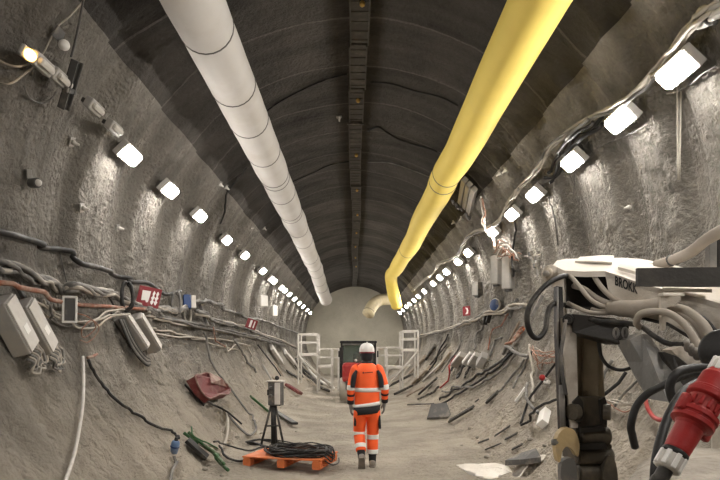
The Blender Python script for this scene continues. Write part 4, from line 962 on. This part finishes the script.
# boots
for s, pitch, yaw in (('l', .95, .0), ('r', .0, -.06)):
    a_, k_ = V(J['an' + s]), V(J['kn' + s]); up = (k_ - a_).normalized()
    g = G()
    g.loft([el(MP @ (a_ + up * f), X * r_, V((0, r_ * 1.1, 0)), 14) for f, r_ in ((-.02, .052), (.05, .055), (.10, .06), (.17, .064), (.19, .06))])
    bt = g.build('boot', 'cloth_black', per)
    Mf = MP @ Matrix.Translation(a_) @ RX(-pitch) @ RZ(yaw)
    g = G(); rings = []
    for y, hw, zt in ((-.085, .03, -.01), (-.07, .045, .02), (-.02, .05, .035), (.05, .048, .01), (.12, .052, -.02), (.17, .048, -.035), (.205, .028, -.05)):
        c = Mf @ V((0, y, (zt - .07) / 2)); rings.append(el(c, Mf.to_3x3() @ V((hw, 0, 0)), Mf.to_3x3() @ V((0, 0, (zt + .07) / 2)), 14))
    g.loft(rings); g.build('foot', 'boot', bt)
    g = G(); g.prism([(-.035, -.088), (.035, -.088), (.048, -.03), (.042, .04), (.053, .12), (.045, .18), (.02, .208), (-.02, .208), (-.045, .18), (-.053, .12), (-.042, .04), (-.048, -.03)], .022, Mf @ T(0, 0, -.086), .004); g.build('sole', 'boot', bt)
# helmet, hair, face
Mhd = MP @ T(0, .05, 1.70)
g = G(); g.lathe([(.118, -.005), (.122, .03), (.117, .07), (.10, .11), (.07, .135), (.035, .146), (.001, .149)], Mhd @ Matrix.Diagonal((.92, 1.12, 1, 1)), 24); hl = g.build('helmet', 'signwhite', per)
g = G(); g.lathe([(.122, -.006), (.1265, -.003), (.127, .010), (.123, .013)], Mhd @ Matrix.Diagonal((.92, 1.12, 1, 1)), 24); g.build('red_stripe', 'signred', hl)
g = G(); g.prism([(-.10, .06), (.10, .06), (.085, .16), (.04, .195), (-.04, .195), (-.085, .16)], .012, Mhd @ T(0, 0, -.012), .003); g.build('peak', 'signwhite', hl)
g = G(); g.tube([Mhd @ V((0, -.07 + .0, .145)), Mhd @ V((0, 0, .152)), Mhd @ V((0, .08, .14))], .012, 6, 4); g.build('ridge', 'signwhite', hl)
G().box((.022, .006, .022), Mhd @ T(0, -.126, .06) @ RX(-.3), .003).build('badge', 'dgrey', hl)
g = G(); g.loft([el(MP @ V((0, .03, z)), X * rx, Y_ * ry, 16) for z, rx, ry in ((1.575, .066, .075), (1.61, .084, .098), (1.66, .09, .108), (1.71, .092, .11))]); g.build('hair', 'cloth_black', per)
for sg in (-1, 1): G().ball(.012, MP @ T(sg * .033, .128, 1.70), 8, 6).build('eye', 'signwhite', per)
G().tube([MP @ V((-.025, .137, 1.635)), MP @ V((0, .142, 1.633)), MP @ V((.025, .137, 1.635))], .005, 6, 3).build('mouth', 'dred', per)

# ------------------------------------------------------------------ red loader with black cab
D_ = 21.5; MV = T((357.5 - CX) / F * D_, D_, fz(0, D_) + .02)
t = thing('loader', 'small red loader with black cab parked beyond the person', 'vehicle', MV)
def vb(name, m, size, c, bev=.02, par=None): return G().box(size, MV @ T(*c), bev).build(name, m, par or t)
bodyv = vb('body', 'red', (.95, 1.3, .62), (0.02, .3, .98), .08)
vb('engine_cover', 'red', (.55, .5, .66), (-.24, -.52, .98), .1, None)
vb('chassis', 'dgrey', (.8, 2.0, .3), (0, .2, .55), .03)
for sx in (-1, 1):
    for sy in (-.35, 1.0):
        Mw = MV @ T(sx * .46, sy, .40) @ RY(PI / 2)
        wh = G().lathe([(.2, -.13), (.37, -.14), (.40, -.10), (.40, .10), (.37, .14), (.2, .13)], Mw, 22).build('tyre', 'pale_cable', t)
        G().lathe([(.001, -.1), (.18, -.12), (.2, -.1), (.2, .1), (.18, .12), (.001, .1)], Mw, 16).build('rim', 'pale_grey', wh)
cab = vb('cab_floor', 'black', (1.2, 1.0, .06), (.03, .35, 1.12), .01)
for sx in (-.54, .60):
    for sy in (-.12, .84): vb('cab_post', 'black', (.09, .09, 1.0), (sx, sy, 1.5), .015)
vb('side_guard', 'black', (.12, .14, 1.7), (-.56, -.2, .98), .02)
vb('cab_roof', 'black', (1.28, 1.15, .09), (.03, .35, 2.01), .03)
vb('roof_bar', 'dgrey', (1.1, .06, .06), (.03, -.22, 1.93), .01)
mg, t_, b_ = nt('cab_glass'); b_.inputs['Base Color'].default_value = (.35, .42, .38, 1); b_.inputs['Transmission Weight'].default_value = .8; b_.inputs['Roughness'].default_value = .08; b_.inputs['IOR'].default_value = 1.2; M['glass'] = mg
vb('rear_window', 'glass', (1.04, .015, .72), (.03, -.12, 1.56), .003)
vb('front_window', 'glass', (1.04, .015, .72), (.03, .84, 1.56), .003)
vb('seat', 'black', (.42, .4, .5), (.05, .35, 1.40), .06)
wl = G().lathe([(.001, 0), (.05, 0), (.045, .04), (.001, .05)], frame(MV @ V((-.06, -.14, 1.38)), V((0, -1, 0))), 14).build('work_light', 'signwhite', t)
for sx in (-.64, .7): vb('mirror', 'black', (.05, .14, .22), (sx, -.1, 1.6), .015)

# ------------------------------------------------------------------ white steel platforms
def platform(label, side, d, xs, rows, low):
    """stepped steel platform standing against the slope; xs in pixels"""
    def wx(px): return (px - CX) / F * d
    def wz(py): return EYE + (CY - py) / F * d
    x0 = wx(xs[0]); t = thing('access_platform', label, 'platform', T(wx(xs[1]), d, .05))
    for yy in (0, 1.3):
        for x, top in ((xs[0], rows[0]), (xs[1], rows[0]), (xs[2], low[0])):
            X_ = wx(x); base = max(.04, ZC - math.sqrt(max(.1, 11.4 - X_ * X_)) + .10) if abs(X_) > 1.6 else .12
            zt = wz(top); G().box((.065, .065, zt - base), T(X_, d + yy, (zt + base) / 2), .008).build('post', 'pale_grey', t)
        for py in rows: G().box((abs(wx(xs[1]) - wx(xs[0])), .06, .07), T((wx(xs[0]) + wx(xs[1])) / 2, d + yy, wz(py)), .006).build('rail', 'pale_grey', t)
        for py in low: G().box((abs(wx(xs[2]) - wx(xs[1])), .06, .06), T((wx(xs[2]) + wx(xs[1])) / 2, d + yy, wz(py)), .006).build('rail', 'pale_grey', t)
        for py in low[:2]: G().box((abs(wx(xs[3]) - wx(xs[2])), .05, .05), T((wx(xs[3]) + wx(xs[2])) / 2, d + yy, wz(py)), .006).build('rail', 'pale_grey', t)
        X_ = wx(xs[3]); zt = wz(low[0]); G().box((.07, .07, zt - .14), T(X_, d + yy, (zt + .14) / 2), .008).build('post', 'pale_grey', t)
    G().box((abs(wx(xs[1]) - wx(xs[0])), 1.3, .05), T((wx(xs[0]) + wx(xs[1])) / 2, d + .65, wz(rows[-1]) + .05), .006).build('upper_deck', 'pale_grey', t)
    G().box((abs(wx(xs[2]) - wx(xs[1])), 1.3, .05), T((wx(xs[2]) + wx(xs[1])) / 2, d + .65, wz(low[-1]) + .05), .006).build('lower_deck', 'pale_grey', t)
    a, b = V((wx(xs[0]), d - .03, wz(rows[-1]))), V((wx(xs[2]), d - .03, .30)); G().tube([a, b], .04, 6, 1).build('brace', 'pale_grey', t)
platform('white steel access platform on the left before the end wall', -1, 24.5, (298.5, 317.5, 331.5, 338.5), (334, 342.5, 355), (349, 357.5, 367))
platform('white steel access platform on the right before the end wall', 1, 24.5, (418, 402.5, 387, 377), (331, 339, 350.5), (347.5, 355.5, 368))
# ------------------------------------------------------------------ demolition machine at the right
M['m_dust'] = mat('dusty_pale_machine_paint', (.62, .57, .50), .75, dust=.55, dcol=(.36, .30, .23), var=.15, scale=9, bump=.3)
M['m_top'] = mat('white_dusty_cover', (.68, .625, .55), .7, dust=.3, dcol=(.62, .55, .46), var=.06, scale=5, bump=.2)
M['m_black'] = mat('oily_black_steel', (.028, .025, .022), .5, .2, dust=.15, dcol=(.10, .085, .065), scale=12, bump=.12)
M['m_brown'] = mat('oily_brown_steel', (.24, .195, .135), .5, .2, dust=.45, dcol=(.20, .165, .11), scale=14)
M['m_grey'] = mat('machine_grey', (.17, .165, .155), .6, dust=.3)
M['hose_d'] = mat('dusty_hose', (.34, .30, .255), .8, dust=.35)
M['hook'] = mat('yellowish_hook', (.50, .37, .19), .55, dust=.4, dcol=(.40, .34, .26))
M['m_coupler'] = mat('worn_coupler_steel', (.085, .073, .058), .5, .3, dust=.4, dcol=(.17, .14, .095), scale=16, bump=.2)
mach = thing('demolition_machine', 'dusty white demolition machine with a hose-covered arm and black stick at the right edge', 'machine', T(1.55, 2.0, .08))
def dm(px): return 1 / (1 / 4.0 + (px - 564) / 156 * (1 / 3.4 - 1 / 4.0))
def Bp(px, py, off=0.0): return W(px, py, dm(px) + off)
def sheet(name, m, quads, th, par=mach):
    """plate of given thickness behind a polygon strip: list of (front, back) pixel pairs as 3D points"""
    g = G(); n = len(quads)
    top = [a for a, b in quads] + [b for a, b in reversed(quads)]
    return g, top
def plate(name, m, pts, off, par=mach):
    off = V(off); g = G(); n = len(pts)
    g._add(list(pts) + [p + off for p in pts], [tuple(range(n)), tuple(reversed(range(n, 2 * n)))] + [(i, (i + 1) % n, n + (i + 1) % n, n + i) for i in range(n)])
    return g.build(name, m, par)
def strip(name, m, A, B, off, par=mach):
    off = V(off); g = G(); n = len(A); vs = A + B + [p + off for p in A] + [p + off for p in B]; fs = []
    for i in range(n - 1):
        fs += [(i, i + 1, n + i + 1, n + i), (2 * n + i, 3 * n + i, 3 * n + i + 1, 2 * n + i + 1), (i, 2 * n + i, 2 * n + i + 1, i + 1), (n + i, n + i + 1, 3 * n + i + 1, 3 * n + i)]
    fs += [(0, n, 3 * n, 2 * n), (n - 1, 3 * n - 1, 4 * n - 1, 2 * n - 1)]
    g._add(vs, fs); return g.build(name, m, par)
# boom: top cover, side plate, end plate, recess
FT = [Bp(553, 265, .1), Bp(564, 270.5), Bp(585, 271.5), Bp(605, 271), Bp(622, 276.5), Bp(640, 283), Bp(665, 289.5), Bp(720, 303), Bp(765, 316)]
BT = [W(557, 260.5, 4.3), W(566, 258.8, 4.28), W(584, 258.3, 4.24), W(603, 257.8, 4.2), W(622, 257.8, 4.15), W(640, 258.8, 4.1), W(662, 262.5, 4.04), W(720, 276, 3.86), W(765, 288, 3.7)]
top = strip('top_cover', 'm_top', FT, BT, (0, 0, -.035))
plate('side_plate', 'm_dust', [Bp(605, 271.5), Bp(622, 277), Bp(640, 283.5), Bp(665, 290), Bp(720, 303.5), Bp(765, 316.5), Bp(765, 372), Bp(722, 354), Bp(700, 338), Bp(668, 322), Bp(640, 316), Bp(612, 309)], (.01, .03, 0))
plate('back_plate', 'm_dust', [W(x, y, 4.28 - (x - 557) * .0028) for x, y in ((557, 261), (603, 259), (662, 264), (765, 290), (765, 340), (662, 312), (557, 306))], (.0, .03, 0))
plate('end_plate', 'm_dust', [Bp(551.5, 265, .12), Bp(564, 271), Bp(564, 303), Bp(567, 330), Bp(563, 330), Bp(556, 303, .1), Bp(552, 284, .12)], (.02, .02, 0))
strip('recess_shade', 'm_black', [Bp(564, 272, .25), Bp(605, 272.5, .23), Bp(640, 285, .2)], [Bp(565, 306, .25), Bp(612, 309, .23), Bp(640, 314, .2)], (0, .02, 0))  # black sheet gives the shade inside the hollow boom end as colour
strip('bottom_plate', 'm_black', [Bp(565, 305), Bp(612, 309.5), Bp(668, 322.5), Bp(722, 355), Bp(765, 373)], [Bp(565, 305, .27), Bp(612, 309.5, .27), Bp(668, 322.5, .27), Bp(722, 355, .25), Bp(765, 373, .25)], (0, 0, -.02))
lp = strip('cover_step', 'm_top', [Bp(575, 262.5, .2), Bp(598, 263, .18), Bp(612, 264, .16)], [W(580, 258.5, 4.24), W(603, 257, 4.2), W(614, 257.2, 4.17)], (0, 0, .012))
strip('cover_ridge', 'm_top', [Bp(618, 270, .06), Bp(640, 276, .04), Bp(660, 278, .03)], [Bp(620, 267, .1), Bp(640, 270, .1), Bp(660, 272, .1)], (0, 0, .02))
bo = G().lathe([(.001, -.03), (.035, -.03), (.037, -.02), (.037, .0), (.058, .0), (.062, .012), (.062, .05), (.05, .06)], frame(Bp(549, 273.5, .06), V((-.75, -.62, .05))) @ RX(PI), 20).build('pivot_pin', 'm_dust', mach)
G().lathe([(.001, 0), (.022, 0), (.022, .02), (.001, .022)], frame(Bp(547, 273.8, .03), V((-.75, -.62, .05))), 6).build('bolt', 'm_grey', bo)
# raised lettering on the side of the boom
p0, p1 = Bp(614.8, 284.6, -.004), Bp(637.5, 293.6, -.004); ex = (p1 - p0).normalized(); nz = V((ex.y, -ex.x, 0)).normalized(); ey = V((0, 0, 1))
cu = bpy.data.curves.new('lettering', 'FONT'); cu.body = 'BROKK'; cu.size = .078; cu.extrude = .002; cu.offset = .002; cu.space_character = 1.08
tmp = bpy.data.objects.new('tmp', cu); COL.objects.link(tmp)
bpy.context.view_layer.update(); mt = bpy.data.meshes.new_from_object(tmp.evaluated_get(bpy.context.evaluated_depsgraph_get())); bpy.data.objects.remove(tmp)
wd = max(v.co.x for v in mt.vertices); k_ = (p1 - p0).length / wd
Mt = Matrix(((ex.x * k_, ey.x, nz.x, p0.x), (ex.y * k_, ey.y, nz.y, p0.y), (ex.z * k_, ey.z, nz.z, p0.z), (0, 0, 0, 1)))
mt.transform(mach.matrix_basis.inverted() @ Mt); lt = bpy.data.objects.new('lettering', mt); COL.objects.link(lt); lt.parent = mach; mt.materials.clear(); mt.materials.append(M['black'])
# dark guard box on the boom, lid strip, rear post and sleeve
def hxs(name, m, fr, d0, d1):
    q = catmull([V((x, y, 0)) for x, y in fr], 3, True); return hx(name, m, [(p.x, p.y) for p in q], [d0] * len(q), [d1] * len(q))
def hx(name, m, fr, d0, d1, par=mach):
    a = [W(x, y, d) for (x, y), d in zip(fr, d0)]; b = [W(CX + (x - CX) * dd / d2, CY + (y - CY) * dd / d2, d2) for (x, y), dd, d2 in zip(fr, d0, d1)]
    return plate2(name, m, a, b, par)
def plate2(name, m, a, b, par):
    n = len(a); g = G(); g._add(a + b, [tuple(range(n)), tuple(reversed(range(n, 2 * n)))] + [(i, (i + 1) % n, n + (i + 1) % n, n + i) for i in range(n)]); return g.build(name, m, par)
M['guard'] = mat('dark_guard_steel', (.042, .039, .035), .6, .1, dust=.15, dcol=(.12, .105, .085))
hx('guard_box', 'guard', [(638, 268), (765, 266.5), (765, 287), (638, 286)], [3.45, 3.3, 3.3, 3.45], [3.48, 3.33, 3.33, 3.48])
strip('cover_lid', 'm_dust', [Bp(663, 287.5, -.02), Bp(690, 288.6, -.02), Bp(712, 289, -.02)], [Bp(662, 284, .06), Bp(690, 284.5, .06), Bp(708, 286, .06)], (0, 0, -.02))
G().box((.05, .05, .30), T(*W(711, 255, 3.9)), .006).build('rear_post', 'm_grey', mach); G().box((.05, .05, .30), T(*W(719, 255, 3.95)), .006).build('rear_post', 'm_black', mach)
sv = G().tube([W(655, 266, 4.0), W(668, 262, 3.95), W(690, 252.5, 3.9), (W(706, 240, 3.8)), W(724, 230, 3.7), W(745, 222, 3.6)], [.035, .034, .036, .035, .04, .045], 12, 5).build('hose_sleeve', 'hose_d', mach)
for x, y in ((671, 260.5), (676, 259)): G().tube([W(x - .6, y + .3, 3.94), W(x + .6, y - .3, 3.93)], .038, 12, 1).build('strap', 'dgrey', sv)
# hoses: pixel path, depth offset from the boom side, radius, colour
def hose(name, m, r, pts, par=mach):
    return G().tube([W(*p) for p in pts], r, 10, 6).build(name, m, par)
hose('hose', 'black', .017, [(570, 276, 4.05), (562, 276.5, 3.92), (550, 282, 3.85), (538, 293, 3.82), (529, 307, 3.8), (527, 321, 3.8), (531, 334, 3.82), (538, 338, 3.84), (545, 330, 3.86), (547, 317, 3.88), (550, 307, 3.9), (556, 303.5, 3.92), (564, 305, 3.95)])
hose('hose', 'hose_d', .014, [(565, 275, 4.1), (571, 277, 3.95), (580, 287, 3.87), (590, 299, 3.82), (602, 306, 3.78), (614, 308, 3.76)])
hose('hose', 'hose_d', .019, [(574, 286, 4.05), (584, 289, 3.92), (595, 297, 3.86), (608, 303, 3.8), (622, 305, 3.75)])
hose('hose', 'hose_d', .016, [(593, 274, 3.99), (597, 281, 3.86), (604, 290, 3.82), (613, 298, 3.78), (624, 304, 3.74)])
hose('hose', 'hose_d', .014, [(568, 303, 3.95), (576, 307, 3.85), (588, 312, 3.8), (602, 313.5, 3.77), (616, 312, 3.74)])
hose('hose', 'hose_d', .012, [(592, 309, 3.88), (600, 311, 3.79), (614, 310, 3.75)])
hose('hose_sleeve', 'hose_d', [.036, .052, .056, .050, .040], [(608, 308, 3.76), (622, 308.5, 3.7), (640, 309, 3.64), (657, 306, 3.58), (676, 300, 3.52)])
hose('hose', 'hose_d', .020, [(640, 327, 3.5), (636.5, 322, 3.46), (641, 314, 3.42), (653, 311.5, 3.38), (668, 313, 3.34), (682, 322, 3.3), (692, 335, 3.26), (699, 349, 3.24)])
hose('hose', 'hose_d', .014, [(670, 310, 3.5), (680, 313, 3.42), (692, 321, 3.34), (700, 332, 3.3), (706, 345, 3.26)])
hose('hose', 'hose_d', .026, [(655, 303, 3.58), (672, 307, 3.48), (688, 312, 3.38), (702, 323, 3.3), (710, 337, 3.26), (713, 352, 3.22)])
hose('hose', 'black', .014, [(690, 312, 3.5), (704, 319, 3.36), (716, 333, 3.28), (724, 350, 3.22)])
hose('hose', 'black', .015, [(584, 317, 3.85), (600, 321.5, 3.7), (622, 322.5, 3.6), (640, 326, 3.5), (654, 336, 3.42), (668, 343.5, 3.36), (682, 344.5, 3.32), (694, 341, 3.3)])
hose('hose', 'black', .011, [(600, 335, 3.85), (599, 345, 3.86), (602, 358, 3.86), (610, 367, 3.84), (622, 370, 3.8), (634, 366, 3.72), (642, 358, 3.66)])
hose('hose', 'dgrey', .012, [(566, 320, 3.86), (564, 335, 3.84), (561, 355, 3.83), (563, 378, 3.83), (566, 395, 3.84)])
cl = plate('hose_clamp', 'm_dust', [Bp(661, 297, -.2), Bp(680, 295.5, -.2), Bp(681, 300, -.2), Bp(675, 306, -.2), Bp(667, 307, -.2), Bp(665.5, 330, -.2), Bp(662, 330, -.2)], (.015, .06, 0))
G().box((.12, .06, .02), T(*Bp(671, 294.8, -.17)), .006).build('clamp_cap', 'm_top', mach)
# link below the boom
lk = hx('link', 'm_black', [(572, 314), (615, 318.5), (629, 326), (625, 343.5), (617, 344.5), (574, 332)], [3.84, 3.68, 3.62, 3.62, 3.66, 3.84], [4.0, 3.84, 3.78, 3.78, 3.82, 4.0])
for x, y in ((616, 333), (625, 332.5)):
    G().tube([W(x + 2.2 * math.cos(q) , y + 4.6 * math.sin(q), 3.60) for q in lin(0, 2 * PI, 15)[:-1]], .008, 6, 1, closed=True).build('pin_ring', 'm_grey', lk)
G().turned([(.034, -.02), (.034, .02), (.022, .022), (.020, .012)], frame(W(568.5, 319.5, 3.86), V((-.5, -.85, 0))), 18).build('link_pin', 'm_black', mach)
# stick
hx('stick', 'm_brown', [(576, 322), (600, 326), (603, 360), (605, 400), (606, 432), (577, 432), (576, 380)], [3.98] * 7, [4.2] * 7)
hx('stick_side', 'm_dust', [(562, 318), (569, 322), (576.5, 335), (578, 400), (578, 428), (571, 428), (567, 385), (563, 350)], [3.87] * 8, [3.90] * 8)
G().box((.10, .03, .55), T(*W(590, 370, 3.965)), .006).build('stick_rib', 'm_brown', mach)
cyl = hx('cylinder_guard', 'black', [(556.5, 286), (562.5, 287), (564.5, 330), (568, 385), (571, 430), (561, 430), (559, 385), (557, 330)], [3.9] * 8, [3.96] * 8)
G().tube([W(557.5, 287, 3.89), W(557.8, 340, 3.89), W(559, 385, 3.89)], .006, 6, 1).build('edge_strip', 'm_grey', cyl)
G().tube([W(561.5, 385, 3.88), W(563, 430, 3.88)], .018, 8, 1).build('rod', 'm_grey', mach)
# coupler at the foot of the stick
hx('coupler', 'm_coupler', [(575, 400), (577, 397), (603, 397), (606, 400), (607, 425), (607, 440), (612, 446), (609, 458), (604, 463), (577, 463)], [3.88] * 10, [4.15] * 10)
hx('coupler_cheek', 'm_black', [(573, 402), (579, 396), (583, 402), (584, 415), (580, 424), (574, 420)], [3.85] * 6, [3.9] * 6)
hx('coupler_cheek', 'm_black', [(600, 400), (605, 397), (608, 406), (607, 425), (602, 424)], [3.85] * 5, [3.9] * 5)
hx('coupler_jaw', 'm_black', [(577, 461), (604, 461), (606, 490), (600, 505), (580, 505), (576, 485)], [3.92] * 6, [4.15] * 6)
hxs('right_lobe', 'm_coupler', [(607, 458), (612, 456), (616, 464), (618, 480), (616, 500), (606, 500), (603, 475)], 3.82, 3.89)
for y_, r_, x0_, x1_ in ((436, .062, 578, 609), (456, .055, 576, 612), (474, .060, 577, 606)):
    G().turned([(r_ * .8, 0), (r_, .012), (r_, .5 * 0 + (x1_ - x0_) / F * 3.9 - .012), (r_ * .8, (x1_ - x0_) / F * 3.9)], frame(W(x0_, y_, 3.9), V((1, 0, 0))), 22).build('coupler_pin', 'm_coupler', mach)
for x_, y_ in ((607, 412), (574, 412)): G().turned([(.03, -.02), (.052, -.02), (.052, .02), (.03, .02)], frame(W(x_, y_, 3.86), V((1 if x_ > 590 else -1, -.5, 0))), 20).build('coupler_boss', 'm_coupler', mach)
hx('coupler_lug', 'm_black', [(581, 428), (604, 426), (605, 431), (581, 433)], [3.83] * 4, [3.9] * 4); hx('coupler_lug', 'm_black', [(578, 444), (606, 443), (607, 449), (578, 450)], [3.82] * 4, [3.9] * 4)
for x, y in ((593, 447), (594, 469)): G().lathe([(.001, 0), (.014, 0), (.014, .012), (.001, .014)], frame(W(x, y, 3.87 if y < 460 else 3.91), V((0, -1, 0))), 10).build('coupler_bolt', 'm_grey', mach)
hxs('hook', 'hook', [(558, 461), (556, 447), (559, 434), (567, 428), (575, 431), (579.5, 444), (578, 457), (573, 450), (567, 446.5), (562.5, 451), (560.5, 461)], 3.80, 3.87)
G().lathe([(.001, 0), (.02, 0), (.02, .03), (.001, .03)], frame(W(557, 442, 3.82), V((-1, -.4, 0))), 12).build('hook_pin', 'm_grey', mach)
hxs('lug', 'm_grey', [(562, 463), (570, 458), (576, 464), (577, 492), (564, 492), (561, 478)], 3.82, 3.88)
# lower arm and motor on the right
hx('lower_arm', 'm_grey', [(630, 340), (641, 334), (649, 335), (661, 352), (682, 372), (700, 396), (690, 404), (668, 402), (655, 384), (643, 362)], [3.5, 3.48, 3.46, 3.4, 3.2, 3.0, 2.98, 3.1, 3.25, 3.4], [3.7, 3.68, 3.66, 3.6, 3.4, 3.2, 3.18, 3.3, 3.45, 3.6])
hx('lower_arm_flank', 'm_black', [(661, 352), (672, 352), (700, 374), (722, 398), (722, 420), (700, 410), (690, 392), (676, 374)], [3.36, 3.3, 3.1, 2.9, 2.9, 3.0, 3.05, 3.2], [3.6, 3.55, 3.35, 3.1, 3.1, 3.2, 3.3, 3.4])
hx('arm_cover', 'm_dust', [(671, 350), (682, 346), (695, 356), (705, 368), (698, 370), (684, 362)], [3.25] * 6, [3.35] * 6)
for q, (x, y) in enumerate(((689, 350), (693, 354), (698, 358))): G().lathe([(.018, 0), (.022, .01), (.022, .03), (.016, .04), (.016, .07)], frame(W(x, y, 3.2), V((-.5, -.6, .6))), 10).build('hose_fitting', 'dgrey', mach)
G().lathe([(.001, -.14), (.09, -.14), (.105, -.12), (.105, .10), (.09, .13), (.001, .13)], frame(W(725, 354, 2.95), V((-.55, -.8, .15))), 24).build('motor', 'black', mach)
# hood, tracks, turret (mostly beyond the right edge)
M['m_hood'] = concrete('dust_caked_hood', (.06, .05, .04), (.68, .61, .52), .7, False, 12)
def lump(name, m, lo, hi, n, amp, seed, shear):
    b = bmesh.new(); bmesh.ops.create_cube(b, size=1); bmesh.ops.bevel(b, geom=b.edges[:], offset=.1, segments=3, affect='EDGES', profile=.5)
    bmesh.ops.subdivide_edges(b, edges=b.edges[:], cuts=n, use_grid_fill=True)
    lo, hi = V(lo), V(hi); c = (lo + hi) / 2; s = hi - lo
    for v in b.verts:
        p = V((c.x + v.co.x * s.x, c.y + v.co.y * s.y, c.z + v.co.z * s.z)); v.co = p + shear(p) + V((n3(p.x * 3, p.y * 3, seed), n3(p.y * 3, p.z * 3, seed + 4), n3(p.x * 4, p.y * 4, seed + 9))) * amp
    g = G(); b.verts.index_update(); g._add([v.co.copy() for v in b.verts], [[v.index for v in f.verts] for f in b.faces], True); b.free(); return g.build(name, m, mach)
lump('hood', 'm_hood', (.72, 1.72, .62), (1.9, 2.62, 1.31), 4, .035, 5, lambda p: V((max(0, (p.y - 1.72)) * .50 * max(0, min(1, (1.9 - p.x) / 1.1)), 0, -.03 * (p.x < 1.0))))
G().box((.8, 1.0, .5), T(1.55, 2.0, .42), .04).build('chassis', 'm_grey', mach)
for x in (1.12, 1.9):
    G().box((.24, 1.5, .42), T(x, 2.0, .30), .12).build('track', 'black', mach)
G().box((.5, .5, .5), T(1.95, 2.75, 1.30), .05).build('turret', 'm_dust', mach)
G().tube([(1.95, 2.8, 1.45), (2.0, 3.0, 1.65), W(735, 345, 3.35)], .13, 10, 4).build('knuckle', 'm_grey', mach)
# black cables of the machine
for pts, l, r_ in (([(635, 447, 2.55), (632.5, 436, 2.52), (631, 425, 2.5), (636, 407, 2.5), (647, 394, 2.5), (662, 386, 2.5), (680, 377, 2.5), (700, 372, 2.5), (725, 371, 2.5), (750, 374, 2.5)], 'black cable arching low left of the red connector from hood to arm', .0155),
                   ([(655, 485, 2.0), (655, 472, 2.0), (657, 455, 2.02), (661, 438, 2.05), (669, 415, 2.1), (680, 396, 2.15), (691, 386, 2.2), (708, 380, 2.25), (735, 378, 2.3)], 'black cable running up just behind the red connector', .0155),
                   ([(679, 410, 2.3), (673, 400, 2.3), (670, 386, 2.3), (676, 374, 2.3), (688, 369, 2.32), (705, 368, 2.35), (730, 371, 2.4)], 'black cable bent over at the top left of the red connector', .017)):
    tag(G().tube([W(*p) for p in pts], r_, 10, 6).build('cable', 'black'), l, 'cable')
# red connector
a, b = W(668.5, 464.5, 1.72), W(719, 376, 1.78); ax = (b - a).normalized(); k = 1 / 350.0
Mc = frame(a, ax, V((1, 0, 0)))
t = thing('power_connector', 'large red power connector with ribbed collars and grey glands, lower right', 'connector', Mc)
pr = lambda L: [(r * k * .88, z * k) for r, z in L]
G().turned(pr([(9, 13), (13, 14), (14, 17), (15.5, 43), (17.5, 46), (21, 47), (23.5, 48), (23.5, 52), (22, 53), (22, 55), (24, 56), (24, 60), (21.5, 61)]), Mc, 32).build('plug_body', 'red', t)
G().turned(pr([(21, 61), (18, 62), (17, 64), (17, 77)]), Mc, 32).build('locking_ring', mat('red_ring', (.33, .045, .038), .5, dust=.3), t)
G().turned(pr([(17, 77), (21, 78), (22, 79), (22, 84), (20, 85), (20, 87), (18.5, 88), (18, 92), (17.5, 104), (14, 110)]), Mc, 32).build('socket_body', 'red', t)
for q in range(12): G().box((.010, .012, .028), Mc @ RZ(2 * PI * q / 12) @ T(17.2 * k * .88, 0, 69.5 * k), .003).build('grip_rib', 'red', t)
for s0, s1 in ((-6, 13), (108, 124)):
    gl = G().lathe(pr([(10, s0), (13.2, s0 + 1), (13.8, s0 + 6), (13.8, s1 - 5), (12.5, s1)]), Mc, 24).build('gland', 'pale_grey', t)
    for j in range(8): G().box((.008, .014, .045), Mc @ RZ(2 * PI * j / 8) @ T(12.2 * k, 0, (s0 + s1) / 2 * k), .003).build('rib', 'white', gl)
G().lathe(pr([(12.6, 10), (14.6, 11), (14.6, 15), (13, 16)]), Mc, 24).build('seal', 'black', t)
for s_, z in ((1, 52), (-1, 60)): G().box((.03, .022, .05), Mc @ RZ(.4) @ T(s_ * 21 * k, 0, z * k), .006).build('latch', 'red', t)
G().tube([a + ax * (-5 * k), a - ax * .05, W(657, 482, 1.72), W(652, 500, 1.74)], .021, 12, 5).build('lower_cable', 'black', t)
G().tube([a + ax * (122 * k), a + ax * .38, W(735, 355, 1.85)], .021, 12, 5).build('upper_cable', 'black', t)
